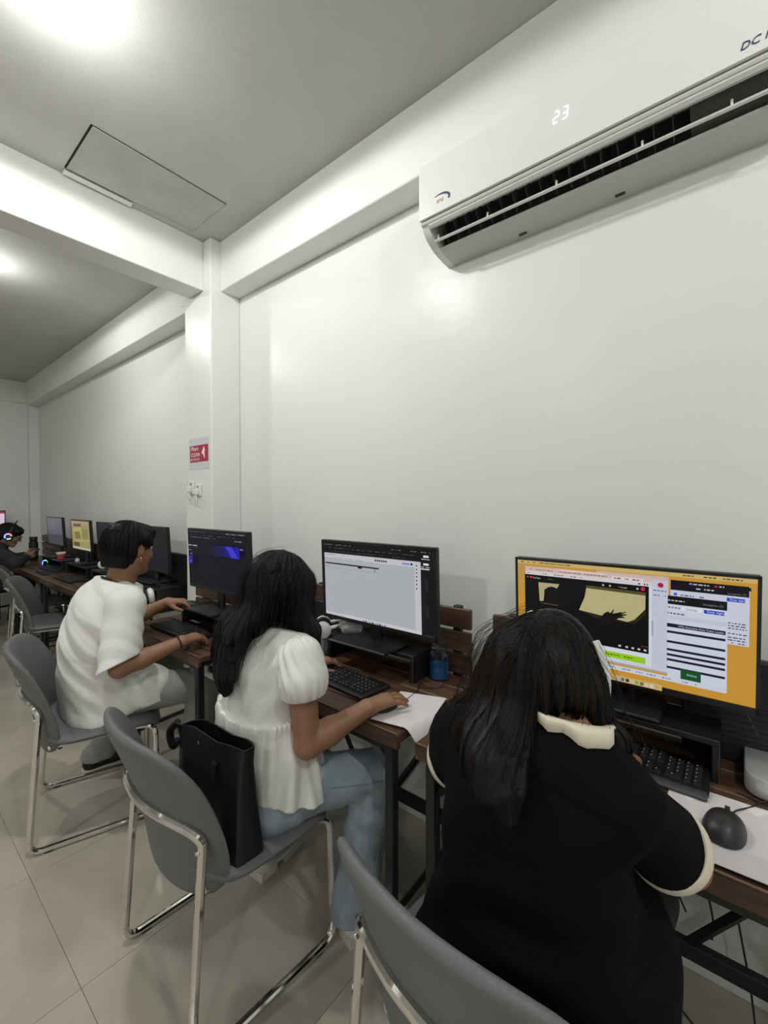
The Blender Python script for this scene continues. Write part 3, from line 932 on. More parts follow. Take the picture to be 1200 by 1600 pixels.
def skin_mat(name, rough=.5):
    m = vcol_mat(name, rough, 0, True); b_ = m.node_tree.nodes['Principled BSDF']
    b_.inputs['Subsurface Weight'].default_value = .12; b_.inputs['Subsurface Radius'].default_value = (.012, .005, .003)
    b_.inputs['Subsurface Scale'].default_value = .5
    return m
def hair_mat(name, c, rough=.36):
    m, nt, b_ = newmat(name)
    b_.inputs['Base Color'].default_value = (*c, 1); b_.inputs['Roughness'].default_value = rough; b_.inputs['Specular IOR Level'].default_value = .22
    return m
M['skin'] = skin_mat('tan_skin')
M['hair'] = hair_mat('dark_hair', (.0065, .0048, .0045))
M['hairbrown'] = hair_mat('dark_brown_hair', (.010, .0068, .0055))
M['hairbase'] = hair_mat('hair_mass', (.005, .004, .0038), .6)
M['eye'] = mat('eye_white', (.75, .73, .70), .2)
M['iris'] = mat('dark_iris', (.02, .012, .008), .15)
M['whitecotton'] = mat('white_cotton', (.80, .80, .765), .85, bump=(900, .12, .0006), sheen=.1)
M['blouse'] = mat('white_blouse', (.82, .82, .79), .6, bump=(700, .1, .0005), sheen=.1)
M['denim'] = mat('light_blue_denim', (.30, .36, .42), .8, noise=(11, .26), bump=(1100, .25, .0006))
M['greytrouser'] = mat('grey_trouser_cloth', (.30, .30, .285), .75, noise=(20, .06), bump=(900, .15, .0005))
M['blackknit'] = mat('black_knit', (.0035, .0035, .0055), .9, bump=(700, .25, .0008), spec=.12)
M['cream'] = mat('cream_rib', (.74, .70, .56), .85, bump=(500, .3, .0008))
M['hoodie'] = mat('charcoal_hoodie', (.028, .029, .036), .9, bump=(600, .2, .0008))
M['blackpants'] = mat('black_trousers', (.008, .008, .009), .8)
M['shoewhite'] = mat('white_shoe', (.70, .67, .60), .6)
M['gold'] = mat('gold', (.75, .55, .25), .25, 1.0)
SKIN = (.300, .155, .088); LIP = (.30, .10, .075); BROW = (.02, .014, .012)

def eyes(H, parent):
    L = np.array(parent.location)
    for s_ in (-1, 1):
        c = H.p(s_ * .031, .0745, .006) - L
        e = MB().ell((0, 0, 0), (.0115, .0115, .0115), 14, 10, 0).obj('eye', M['eye'], parent, tuple(c))
        d = Vector(H.f); ce = Vector(H.f) * .0075
        MB().ell(tuple(ce), (.0055, .0055, .0055), 12, 8).obj('iris', M['iris'], e)

def ring_mesh(c, ax, r, t, n=28, m=8, flat=1.0, ell=(1, 1), X=None):
    """bracelet / hem ring around axis ax"""
    ax = Vector(ax).normalized()
    a = Vector(X) if X is not None else (Vector((0, 0, 1)) if abs(ax.z) < .9 else Vector((1, 0, 0)))
    a = (a - ax * a.dot(ax)).normalized(); b_ = ax.cross(a)
    mb = MB(); V = []; Fq = []
    for i in range(n):
        A = 2 * math.pi * i / n; d = a * math.cos(A) * ell[0] + b_ * math.sin(A) * ell[1]
        for j in range(m):
            B_ = 2 * math.pi * j / m
            V.append(tuple(Vector(c) + d * r + d.normalized() * (t * math.cos(B_)) + ax * (t * flat * math.sin(B_))))
    for i in range(n):
        for j in range(m):
            Fq.append((i * m + j, i * m + (j + 1) % m, ((i + 1) % n) * m + (j + 1) % m, ((i + 1) % n) * m + j))
    return mb.add(V, Fq)

# ================================================================== MONITORS AND THEIR PICTURES
def c8(r, g, b): return srgb(r, g, b)
class Scr:
    """flat screen picture: u to the right 0..1, v down 0..1, colours as lit"""
    def __init__(s, w, h): s.w, s.h, s.mb, s.n = w, h, MB(), 0
    def pos(s, u, v, k): return (-.0008 - .00012 * k, s.w / 2 - u * s.w, s.h * (1 - v))
    def poly(s, pts, col):
        s.n += 1
        s.mb.add([s.pos(u, v, s.n) for u, v in pts], [tuple(range(len(pts)))], 0, None, col); return s
    def rect(s, u0, v0, u1, v1, col): return s.poly([(u0, v0), (u1, v0), (u1, v1), (u0, v1)], col)
    def line(s, u0, v, u1, col, th=.006, seed=0, fill=.75):
        """row of small print"""
        r = random.Random(seed + int(v * 977) + int(u0 * 331)); u = u0
        while u < u1:
            w_ = r.uniform(.004, .016)
            if r.random() < fill: s.rect(u, v, min(u + w_, u1), v + th, col)
            u += w_ + .004
        return s
    def text(s, body, u, v, size, col):
        s.n += 1
        m_ = Matrix(((0, 0, -1, -.0008 - .00012 * s.n), (-1, 0, 0, s.w / 2 - u * s.w), (0, 1, 0, s.h * (1 - v)), (0, 0, 0, 1)))
        s.mb.text(body, size, m_, 0, 0, 0, 'LEFT', col); return s

def monitor(label, x, y, ztop, w, h, zbase, draw, rz=0, tilt=3, base=(.19, .26), slim=.012, group='desktop monitors on the desks', stand='post', dx=0.0, neck_y=0.0):
    t = thing('desktop_monitor', label, 'monitor', (x, y, zbase), R(rz), group)
    zb = ztop - h - zbase
    T_ = Matrix.Translation((0, 0, zb + h / 2)) @ Matrix.Rotation(R(-tilt), 4, 'Y') @ Matrix.Translation((0, 0, -h / 2))
    hb = MB().box((.012, 0, h / 2), (.024, w, h), .004, 0, T_).box((.036, 0, h * .45), (.03, w * .6, h * .55), .012, 0, T_)
    hb.obj('housing', M['plastic'], t)
    bz = .018
    sw, sh = w - 2 * slim, h - slim - bz
    fr = MB()
    fr.box((-.001, 0, h - slim / 2), (.004, w, slim), .001, 0, T_); fr.box((-.001, 0, bz / 2), (.004, w, bz), .001, 0, T_)
    for s_ in (-1, 1): fr.box((-.001, s_ * (w / 2 - slim / 2), h / 2), (.004, slim, h), .001, 0, T_)
    fr.obj('bezel', M['plastic'], t)
    sc = Scr(sw, sh); draw(sc)
    mb = MB(); mb.v = [tuple(T_ @ Vector((p[0], p[1], p[2] + bz))) for p in sc.mb.v]; mb.f = sc.mb.f; mb.m = sc.mb.m; mb.c = sc.mb.c
    mb.obj('screen', M['screen'], t)
    if stand == 'post':
        MB().box((.055, neck_y, (zb + .10) / 2), (.024, .052, zb + .12), .006).obj('stand_neck', M['plastic'], t)
    else:
        for s_ in (-1, 1):
            MB().box((.05, neck_y + s_ * .035, (zb + .10) / 2), (.016, .012, zb + .12), .003).obj('stand_post', M['plastic'], t)
    MB().box((.05 + dx, neck_y, .006), (base[0], base[1], .011), .004).obj('stand_base', M['plastic'], t)
    return t

def draw_orange(s):
    org = c8(201, 148, 52); s.rect(0, 0, 1, 1, org)
    s.poly([(0, 0), (.05, 0), (.03, .3), (0, .12)], c8(188, 150, 78)); s.rect(0, 0, 1, .035, c8(205, 178, 110))
    s.line(.02, .012, .28, c8(60, 45, 20), .009, 3); s.line(.74, .012, .97, c8(60, 45, 20), .009, 5)
    wh = c8(203, 207, 222)
    s.rect(.40, .06, .698, .87, c8(196, 200, 216)); s.rect(.40, .04, .698, .075, c8(203, 178, 172))
    s.rect(.632, .43, .640, .56, c8(150, 155, 180))
    for v in (.16, .20): s.line(.64, v, .69, c8(90, 90, 110), .008, 9)
    s.poly([(.668 + .012 * math.cos(a), .115 + .022 * math.sin(a)) for a in [k * .63 for k in range(10)]], c8(170, 30, 70))
    # browser with a dark film still
    s.rect(.046, .062, .634, .84, c8(214, 217, 226)); s.rect(.046, .055, .634, .105, c8(212, 184, 178)); s.rect(.046, .098, .634, .133, c8(216, 206, 210))
    s.rect(.47, .075, .60, .105, c8(226, 214, 216)); s.rect(.22, .06, .44, .075, c8(222, 205, 196))
    s.line(.06, .078, .46, c8(150, 110, 100), .010, 1); s.line(.48, .084, .59, c8(60, 50, 60), .010, 2); s.line(.06, .112, .34, c8(120, 112, 122), .009, 4)
    s.line(.58, .112, .62, c8(60, 60, 70), .012, 6)
    s.rect(.046, .133, .624, .722, c8(9, 7, 6))
    s.poly([(.119, .204), (.227, .201), (.215, .245), (.19, .232), (.165, .245), (.150, .30), (.145, .385), (.125, .391)], c8(176, 168, 132))
    s.poly([(.357, .181), (.611, .188), (.611, .215), (.352, .208)], c8(84, 76, 34))
    s.poly([(.357, .207), (.611, .215), (.610, .335), (.560, .455), (.538, .468), (.322, .423), (.336, .355), (.348, .30)], c8(184, 177, 128))
    s.poly([(.322, .423), (.538, .468), (.575, .43), (.612, .345), (.612, .38), (.57, .475), (.40, .475)], c8(44, 34, 14))
    s.poly([(.227, .150), (.355, .150), (.356, .215), (.340, .26), (.334, .30), (.336, .33), (.330, .345), (.333, .37), (.318, .40), (.29, .41), (.262, .44), (.225, .40)], c8(10, 8, 7))
    s.poly([(.150, .39), (.15, .27), (.175, .238), (.21, .245), (.235, .3), (.24, .42), (.16, .42)], c8(14, 11, 9))
    s.poly([(.415, .474), (.44, .415), (.455, .398), (.465, .41), (.478, .372), (.482, .372), (.474, .412), (.50, .395), (.512, .385), (.515, .392), (.505, .405), (.53, .377), (.533, .382), (.514, .408), (.534, .40), (.535, .408), (.512, .425), (.527, .428), (.525, .436), (.50, .445), (.48, .478), (.44, .52), (.41, .54)], c8(20, 13, 11))
    s.line(.13, .405, .22, c8(120, 110, 84), .006, 8, .9)
    s.rect(.075, .149, .0875, .168, c8(225, 50, 70)); s.text('YouTube', .090, .168, .0062, c8(225, 222, 220)); s.rect(.060, .153, .066, .156, c8(200, 200, 200)); s.rect(.060, .160, .066, .163, c8(200, 200, 200))
    s.text('Search', .17, .166, .0055, c8(130, 126, 120)); s.text('+ Create', .50, .170, .0058, c8(210, 208, 206))
    s.poly([(.601 + .009 * math.cos(a), .158 + .018 * math.sin(a)) for a in [k * .63 for k in range(10)]], c8(205, 30, 80))
    for u in (.43, .46, .575): s.rect(u, .153, u + .008, .168, c8(190, 188, 186))
    for u in (.50, .53, .555, .58, .605): s.rect(u, .683, u + .011, .699, c8(200, 198, 196))
    s.line(.595, .655, .62, c8(150, 60, 60), .006, 1, 1)
    s.rect(.20, .757, .612, .812, c8(150, 203, 30)); s.line(.44, .777, .56, c8(60, 90, 10), .010, 3, .95)
    s.rect(.20, .815, .634, .84, c8(200, 208, 224)); s.rect(.38, .845, .70, .852, c8(140, 145, 160))
    # window behind on the right
    bl = c8(14, 13, 18)
    s.rect(.708, .052, .976, .515, wh); s.rect(.708, .052, .974, .135, bl); s.rect(.93, .06, .98, .085, bl)
    s.line(.78, .068, .90, c8(190, 190, 205), .010, 2); s.rect(.775, .064, .785, .078, c8(130, 120, 235)); s.rect(.862, .067, .872, .079, c8(220, 40, 60))
    s.line(.80, .102, .86, c8(200, 200, 210), .010, 5); s.text('Incognito (2)', .905, .124, .0068, c8(120, 120, 128))
    s.rect(.72, .155, .732, .178, c8(60, 90, 210)); s.line(.745, .165, .83, c8(110, 112, 130), .012, 7)
    s.rect(.903, .149, .961, .178, c8(36, 70, 190)); s.text('Stop sign-in', .912, .170, .0075, c8(200, 210, 240))
    for k, v in enumerate((.34, .36, .38, .42, .45, .47, .49)): s.line(.908, v, .968, c8(80, 82, 100), .009, k, .95)
    # sheet in front
    s.rect(.699, .18, .907, .903, c8(206, 211, 226)); s.rect(.699, .18, .905, .250, bl); s.line(.70, .213, .76, c8(190, 190, 200), .010, 3); s.text('Incognito (3)', .825, .228, .0075, c8(130, 130, 136))
    s.rect(.75, .262, .82, .292, c8(222, 225, 236)); s.text('Settings', .765, .285, .0075, c8(70, 72, 85)); s.line(.70, .27, .745, c8(120, 122, 135), .012, 4)
    s.rect(.828, .262, .896, .291, c8(36, 66, 186)); s.text('Stop sign-in', .838, .283, .0085, c8(205, 214, 242)); s.line(.70, .318, .76, c8(90, 92, 105), .012, 6); s.rect(.70, .34, .905, .375, c8(196, 200, 215))
    nv = c8(22, 24, 48)
    s.rect(.697, .409, .901, .440, nv); s.text('VPQ Associate Data', .738, .432, .0066, c8(210, 212, 225)); s.text('Team Leader', .836, .432, .0066, c8(210, 212, 225))
    for v in (.470, .553, .640, .683, .725, .790): s.rect(.697, v - .02 * (v > .6), .901, v + .019 - .02 * (v > .6), nv)
    s.rect(.748, .776, .820, .858, c8(20, 82, 40)); s.text('Status', .770, .822, .0085, c8(190, 215, 195))
    s.rect(.38, .858, .905, .90, c8(203, 208, 222))
    for u in (.45, .52, .57, .62, .68, .74, .80): s.line(u, .872, u + .035, c8(120, 130, 170), .010, int(u * 50), .9)
    # dock
    s.rect(.30, .945, .68, .995, c8(206, 178, 108))
    dc = [(70, 80, 120), (190, 190, 195), (60, 60, 60), (95, 150, 40), (200, 150, 130), (205, 185, 165), (70, 100, 190), (50, 45, 40), (190, 190, 190), (120, 170, 70), (110, 100, 105), (210, 190, 190), (205, 205, 215), (180, 160, 130)]
    for k, c in enumerate(dc): s.rect(.40 + k * .0195, .955, .413 + k * .0195, .985, c8(*c))

def draw_white(s):
    s.rect(0, 0, 1, 1, c8(16, 16, 17)); s.line(.01, .018, .30, c8(110, 110, 112), .010, 2); s.line(.66, .018, .98, c8(120, 120, 122), .010, 4)
    s.rect(.04, .06, .91, .075, c8(26, 26, 28))
    for k in range(14): s.line(.05 + k * .06, .062, .05 + k * .06 + .04, c8(90, 90, 92), .010, k, .6)
    s.line(.12, .10, .80, c8(62, 62, 64), .012, 12)
    s.rect(.028, .135, .915, .995, c8(196, 198, 204)); s.rect(.028, .135, .868, .955, c8(176, 179, 184)); s.rect(.22, .955, .915, .995, c8(204, 204, 210))
    s.rect(.028, .135, .868, .205, c8(198, 200, 206)); s.line(.045, .150, .24, c8(120, 122, 128), .010, 1); s.line(.04, .19, .44, c8(150, 152, 158), .008, 3)
    for k in range(6): s.poly([(.545 + k * .019 + .008 * math.cos(a), .170 + .014 * math.sin(a)) for a in [q * .9 for q in range(7)]], c8(50, 50, 58))
    s.rect(.775, .160, .835, .182, c8(120, 140, 200)); s.poly([(.851 + .009 * math.cos(a), .170 + .016 * math.sin(a)) for a in [q * .9 for q in range(7)]], c8(20, 20, 24))
    s.rect(.045, .262, .575, .280, c8(26, 26, 28)); s.rect(.38, .262, .42, .300, c8(26, 26, 28)); s.rect(.535, .280, .540, .325, c8(70, 70, 74)); s.rect(.045, .325, .575, .328, c8(140, 142, 146)); s.line(.05, .305, .09, c8(120, 122, 126), .010, 4)
    for k, v in enumerate((.17, .215, .255, .30, .345, .39, .44)): s.rect(.885, v, .896, v + .016, c8(60, 62, 70))
    for k, v in enumerate((.05, .14)): s.rect(.945, v, .985, v + .025, c8(225, 225, 228)); s.line(.93, v + .04, .995, c8(200, 200, 204), .010, k, .95)
    s.rect(.925, .20, .99, .215, c8(205, 205, 208))
    for k in range(10): s.rect(.42 + k * .022, .965, .434 + k * .022, .988, c8(*[(110, 120, 150), (60, 60, 66), (150, 150, 156)][k % 3]))
    s.poly([(.955, .3), (.985, .36), (.975, .48), (.96, .44)], c8(38, 34, 36)); s.poly([(.96, .6), (.99, .66), (.98, .80), (.955, .72)], c8(34, 34, 34))

def draw_blue(s):
    s.rect(0, 0, 1, 1, c8(15, 15, 24)); s.rect(0, 0, 1, .04, c8(30, 30, 36)); s.line(.02, .02, .30, c8(100, 100, 115), .012, 1); s.line(.68, .02, .97, c8(150, 150, 165), .012, 2)
    for k in range(5): s.line(.04 + k * .17, .075, .16 + k * .17, c8(90, 90, 105), .012, k, .5)
    s.line(.05, .115, .52, c8(110, 110, 126), .012, 5); s.line(.84, .125, .95, c8(150, 150, 160), .014, 6)
    n = 26
    for k in range(n):
        u0, u1 = .36 + .56 * k / n, .36 + .56 * (k + 1) / n; t = (k / n) ** 1.3
        s.rect(u0, .225, u1, .41, c8(int(20 + 12 * t), int(16 + 8 * t), int(34 + 150 * t)))
    s.poly([(.66, .225), (.80, .225), (.90, .41), (.80, .41), (.75, .31)], c8(62, 58, 205)); s.poly([(.665, .225), (.70, .225), (.80, .41), (.775, .41), (.74, .31)], c8(34, 26, 165))
    s.line(.043, .262, .20, c8(190, 190, 215), .018, 3, .95); s.line(.043, .30, .22, c8(80, 80, 100), .010, 3); s.line(.05, .35, .10, c8(150, 150, 170), .014, 3); s.line(.03, .42, .11, c8(170, 170, 190), .014, 4)
    s.rect(.036, .46, .112, .61, c8(52, 36, 150)); s.rect(.05, .56, .10, .575, c8(130, 120, 210))
    s.rect(.94, .24, .985, .26, c8(130, 130, 150))
def draw_navy(s):
    s.rect(0, 0, 1, 1, c8(26, 30, 40)); s.rect(0, 0, 1, .05, c8(34, 38, 50)); s.line(.3, .10, .40, c8(110, 112, 118), .03, 1); s.line(.34, .16, .42, c8(90, 92, 100), .05, 2)
def draw_dark(s):
    s.rect(0, 0, 1, 1, c8(22, 24, 30)); s.line(.05, .05, .6, c8(38, 40, 48), .01, 3)
def draw_yellow(s):
    s.rect(0, 0, 1, 1, c8(158, 146, 102)); s.rect(0, 0, 1, .14, c8(168, 152, 118)); s.rect(.12, .10, .55, .20, c8(104, 84, 62))
    s.poly([(.10, .24), (.55, .22), (.60, .40), (.95, .36), (.92, .70), (.10, .74)], c8(172, 166, 104)); s.poly([(.15, .40), (.45, .36), (.50, .62), (.18, .66)], c8(120, 122, 72))
    s.rect(.58, .28, .92, .62, c8(140, 134, 84)); s.rect(.08, .76, .42, .90, c8(90, 84, 56)); s.rect(.0, .93, 1, 1, c8(190, 184, 160))
    for k in range(5): s.line(.12, .44 + k * .05, .9, c8(96, 98, 58), .012, k, .5)
def draw_grey(s):
    s.rect(0, 0, 1, 1, c8(96, 96, 104)); s.rect(.0, .0, .30, 1, c8(90, 90, 99)); s.rect(0, .62, 1, 1, c8(72, 73, 78))
    for v in (.14, .26, .38): s.line(.1, v, .8, c8(108, 108, 115), .02, int(v * 90), .6)
def draw_pink(s):
    s.rect(0, 0, 1, 1, c8(222, 200, 224)); s.rect(0, 0, 1, .10, c8(150, 60, 90)); s.line(.1, .3, .9, c8(120, 80, 130), .05, 1); s.rect(.1, .45, .9, .9, c8(235, 225, 240))

monitor('desktop monitor with orange wallpaper and a dark film still on screen', 1.335, .246, 1.262, .592, .335, .858, draw_orange, tilt=3, slim=.008, stand='two', base=(.16, .22), neck_y=.01)
monitor('desktop monitor showing an almost blank white page behind the blouse wearer', 1.318, 1.130, 1.272, .600, .345, .858, draw_white, tilt=2, slim=.012, base=(.165, .300), neck_y=.03, dx=-.05)
monitor('desktop monitor showing a dark page with a deep blue banner', 1.195, 2.11, 1.294, .592, .330, .858, draw_blue, tilt=2, slim=.010, base=(.16, .26), neck_y=.05, dx=-.05)
monitor('nearer dark blank desktop monitor half hidden by the head of the young man', 1.35, 3.315, 1.269, .590, .325, .858, draw_dark, slim=.010)
monitor('dark navy desktop monitor left of the head of the young man', 1.35, 4.085, 1.272, .590, .325, .858, draw_navy, slim=.010)
monitor('desktop monitor with a yellow map-like picture on the far desks', 1.35, 4.83, 1.277, .535, .300, .858, draw_yellow, slim=.010)
monitor('slim desktop monitor with a plain grey picture near the far wall', 1.35, 5.67, 1.288, .565, .31, .858, draw_grey, slim=.010)
monitor('desktop monitor with a pale pink page against the far wall', .93, 7.22, 1.345, .55, .31, .75, draw_pink, rz=90, slim=.010)

# ------------------------------------------------------------------ monitor risers
def riser(x0, x1, y0, y1, label, z=.75, hgt=.105):
    t = thing('monitor_riser', label, 'monitor stand', ((x0 + x1) / 2, (y0 + y1) / 2, z), 0, 'black monitor risers on the desks')
    dx, dy = x1 - x0, y1 - y0
    MB().box((0, 0, hgt - .008), (dx, dy, .016), .002).obj('shelf', M['riser'], t)
    for s_ in (-1, 1):
        MB().box((0, s_ * (dy / 2 - .008), (hgt - .016) / 2), (dx, .016, hgt - .016), .002).obj('side_panel', M['riser'], t)
    MB().box((dx / 2 - .008, 0, (hgt - .016) / 2 + .01), (.012, dy - .034, hgt - .04), .002).obj('back_panel', M['riser'], t)
    e_ = MB().box((-dx / 2 - .0004, 0, hgt - .0012), (.0012, dy - .004, .0016), 0).obj('shelf_edge', M['greyplastic'], t)
    for s_ in (-1, 1):
        MB().box((-dx / 2 - .0004, s_ * (dy / 2 - .0012), hgt / 2), (.0012, .0016, hgt - .006), 0).obj('panel_edge', M['greyplastic'], t)
    return t
riser(1.312, 1.475, .022, .505, 'black monitor riser under the orange wallpaper monitor')
riser(1.318, 1.480, .935, 1.395, 'black monitor riser beside the blue jar')
riser(1.150, 1.335, 1.80, 2.408, 'black monitor riser with a mouse at its edge, under the blue banner monitor')
riser(1.275, 1.475, 3.0, 3.63, 'deep black monitor riser with a loose cable on top, beyond the young man in white')
riser(1.30, 1.50, 3.72, 4.38, 'black monitor riser holding white headphones')
riser(1.30, 1.50, 4.50, 5.10, 'black monitor riser below the yellow picture monitor')
riser(1.30, 1.50, 5.24, 5.95, 'black monitor riser with a red paper cup')

# ------------------------------------------------------------------ computer cases behind the monitors
def pc_case(x, y, sy, hgt, label):
    t = thing('computer_case', label, 'computer', (x, y, .75), 0, 'black computer cases behind the monitors')
    MB().box((0, 0, hgt / 2), (.022, sy, hgt), .005).obj('casing', M['matte'], t)
    for k in range(6):
        MB().box((-.0118, 0, hgt * .25 + k * .016), (.002, sy * .7, .006), .0006).obj('vent_slot', M['iron'], t)
    return t
pc_case(1.462, -.10, .42, .275, 'wide black case standing right of the orange wallpaper monitor')
pc_case(1.462, 1.53, .24, .20, 'black case behind the left edge of the white page monitor')
pc_case(1.505, 3.12, .48, .315, 'black case between the dark monitor and the column')
pc_case(1.505, 3.72, .42, .315, 'black case behind the dark navy monitor')
pc_case(1.505, 4.47, .44, .31, 'black case behind the yellow picture monitor')
pc_case(1.505, 5.24, .44, .31, 'black case right of the slim grey monitor')

# ------------------------------------------------------------------ keyboards
KM = {}
def keymesh(w_, d_):
    k = (round(w_, 4), round(d_, 4))
    if k not in KM:
        a, b_ = w_ / 2, d_ / 2; i = .0022
        mb = MB(); V = [(-b_, -a, 0), (b_, -a, 0), (b_, a, 0), (-b_, a, 0), (-b_ + i, -a + i, .006), (b_ - i, -a + i, .006), (b_ - i, a - i, .006), (-b_ + i, a - i, .006)]
        mb.add(V, [(4, 5, 6, 7), (0, 1, 5, 4), (1, 2, 6, 5), (2, 3, 7, 6), (3, 0, 4, 7)])
        mb.add([(.0005, .0045, .0062), (.0040, .0045, .0062), (.0040, .0020, .0062), (.0005, .0020, .0062)], [(0, 1, 2, 3)], 1)
        KM[k] = mb.mesh('key', [M['key'], M['legend']])
    return KM[k]
def keyboard(label, x, y, z, rz, single=True, L=.445, D=.150, rest=0.0):
    """x, y: centre; local +x away from the user, +y to the user's left"""
    t = thing('keyboard', label, 'keyboard', (x, y, z), R(rz), 'black keyboards on the desks')
    MB().box((0, 0, .009), (D, L, .014), .004).obj('keyboard_case', M['plastic'], t)
    if rest: MB().box((-D / 2 - rest / 2 + .004, 0, .007), (rest, L * .99, .012), .004).obj('front_ledge', M['greyplastic'], t)
    P = .0187
    rows = []
    rx = D / 2 - .022
    top = L / 2 - .010
    full = [([1] + [0.0] + [1] * 12), None]
    def put(r, widths, y0):
        c = y0
        for w_ in widths:
            if w_ > 0: rows.append((r, c - w_ * P / 2, w_))
            c -= abs(w_) * P
    put(0, [1, -1, 1, 1, 1, 1, -.5, 1, 1, 1, 1, -.5, 1, 1, 1, 1], top)
    put(1, [1] * 13 + [2], top); put(2, [1.5] + [1] * 12 + [1.5], top); put(3, [1.75] + [1] * 11 + [2.25], top)
    put(4, [2.25] + [1] * 10 + [2.75], top); put(5, [1.25, 1.25, 1.25, 6.25, 1.25, 1.25, 1.25, 1.25], top)
    c1 = top - 15.25 * P; c2 = top - 18.5 * P
    put(0, [1, 1, 1], c1); put(1, [1, 1, 1], c1); put(2, [1, 1, 1], c1); put(4, [-1, 1], c1); put(5, [1, 1, 1], c1)
    for r in (1, 2, 3, 4): put(r, [1, 1, 1, 1], c2)
    put(5, [2, 1, 1], c2)
    J = MB()
    for r, yy, w_ in rows:
        xx = rx - r * .0195 - (.006 if r else 0)
        if single:
            link('key', keymesh(w_ * P - .0022, .0165), t, (xx, yy, .0158))
        else:
            J.box((xx, yy, .019), (.0165, w_ * P - .0022, .006), .0015)
    if not single: J.obj('keys', M['key'], t)['kind'] = 'stuff'
    return t
keyboard('black keyboard half hidden by the black sleeve, under the orange wallpaper monitor', 1.300, .262, .75, 0, True, rest=.022)
keyboard('black keyboard in front of the woman in the white blouse', 1.178, 1.205, .75, -4, True)
keyboard('black keyboard by the right hand of the young man in white', 1.095, 2.282, .75, 2, True)
keyboard('far black keyboard on the desk below the grey picture monitor', 1.29, 5.45, .75, 3, False)
keyboard('far black keyboard near the yellow picture monitor', 1.22, 4.62, .75, 0, False)

# ------------------------------------------------------------------ mice
def mouse(label, x, y, z, rz, sc=1.0, cord=None):
    t = thing('computer_mouse', label, 'mouse', (x, y, z), R(rz))
    def f(u, v):
        a = 2 * math.pi * u
        s_ = v
        hx = .054 * sc; hy = (.0335 - .004 * math.cos(a)) * sc
        r_ = math.sin(s_ * math.pi / 2) ** .7
        x_ = hx * r_ * math.copysign(abs(math.cos(a)) ** .85, math.cos(a)); y_ = hy * r_ * math.copysign(abs(math.sin(a)) ** .85, math.sin(a))
        z_ = .036 * sc * (max(0, 1 - r_ ** 2.6)) ** .55 * (1 - .22 * (x_ / hx + .25) ** 2 - .1 * (x_ / hx)) + .002
        return (x_, y_, z_)
    MB().grid(f, 28, 14).obj('shell', mat('mouse_shell', (.022, .023, .024), .42), t, sharp=80)
    MB().tube([(.012 * sc, 0, .0345 * sc), (.030 * sc, 0, .0295 * sc), (.046 * sc, 0, .020 * sc)], .0009, 5).obj('button_split', M['gap'], t)
    MB().cyl((.026 * sc, -.004, .030 * sc), (.026 * sc, .004, .030 * sc), .0055 * sc, 14).obj('scroll_wheel', M['rubber'], t)
    if cord:
        c = MB().tube(spline([(p[0] - x, p[1] - y, p[2] - z) for p in cord], 6), .0017, 6)
        if rz: c.v = [tuple(Matrix.Rotation(R(-rz), 4, 'Z') @ Vector(v)) for v in c.v]
        c.obj('mouse_cord', M['rubber'], t)
    return t
mouse('black mouse on the grey paper mat by the elbow of the woman in black', 1.128, .010, .7525, -8, 1.08, [(1.18, .000, .762), (1.215, -.010, .756), (1.255, -.035, .753), (1.285, -.055, .757), (1.31, -.09, .758)])
mouse('dark mouse under the right hand of the woman in the white blouse', 1.098, .886, .7535, -12, .78, [(1.138, .878, .760), (1.19, .875, .754), (1.27, .885, .754), (1.32, .91, .754), (1.345, .915, .754)])
mouse('black mouse on the corner of the riser by the left hand of the young man', 1.185, 2.362, .855, -30, .85)

# ------------------------------------------------------------------ paper mats
def sheet(label, pts, z, mt, cat='paper', sag=None, nm='paper_sheet', n=10):
    c = np.mean(np.array(pts), 0)
    t = thing(nm, label, cat, (float(c[0]), float(c[1]), z))
    A, B_, C_, D_ = [Vector((p[0] - c[0], p[1] - c[1], 0)) for p in pts]
    def f(u, v):
        p = (A * (1 - u) + B_ * u) * (1 - v) + (D_ * (1 - u) + C_ * u) * v
        return (p.x, p.y, (sag(u, v) if sag else 0))
    mb = MB().grid(lambda u, v: f(u, v), n, n).grid(lambda u, v: tuple(Vector(f(1 - u, v)) + Vector((0, 0, .0008))), n, n)
    mb.obj('sheet', mt, t, sharp=60)
    return t
def sag1(u, v):
    return .0012 + .0016 * (1 + math.sin(6 * v + 2 * u)) * u - .42 * max(0, u - (.70 + .55 * v)) ** 1.5
sheet('wrinkled pale paper used as mouse mat, drooping over the desk end', [(1.015, .885), (1.045, .712), (1.285, .768), (1.235, .930)], .7515, M['paper'], sag=sag1, n=16)
pm = sheet('grey paper mouse mat with torn white patches at the near desk', [(1.012, .125), (1.02, -.22), (1.268, -.20), (1.258, .112)], .7515, M['paper'])
for q in ([(.085, .095), (.088, .050), (.05, .075)], [(.112, -.01), (.118, -.07), (.083, -.045)], [(.075, -.12), (.085, -.19), (.055, -.17)]):
    MB().prism([(1.14 - 1.1395 + a, b_ + .0458) for a, b_ in q], .0005, 0, Matrix.Translation((0, 0, .0009))).obj('torn_patch', M['paperwhite'], pm)
sheet('white card lying across the top row of the keyboard by the young man', [(1.175, 2.375), (1.175, 2.285), (1.195, 2.285), (1.195, 2.375)], .7745, M['print'], nm='white_card', cat='card', n=2)
sheet('dark paper mat on the far desk edge below the yellow picture monitor', [(1.14, 4.9), (1.14, 4.62), (1.36, 4.62), (1.36, 4.9)], .7515, mat('brown_mat', (.06, .040, .030), .6), nm='mouse_mat', cat='mat', n=3)
sheet('dark mat in front of the grey picture monitor', [(1.12, 5.42), (1.12, 5.1), (1.34, 5.1), (1.34, 5.42)], .7515, mat('dark_mat', (.025, .02, .018), .7), nm='mouse_mat', cat='mat', n=3)

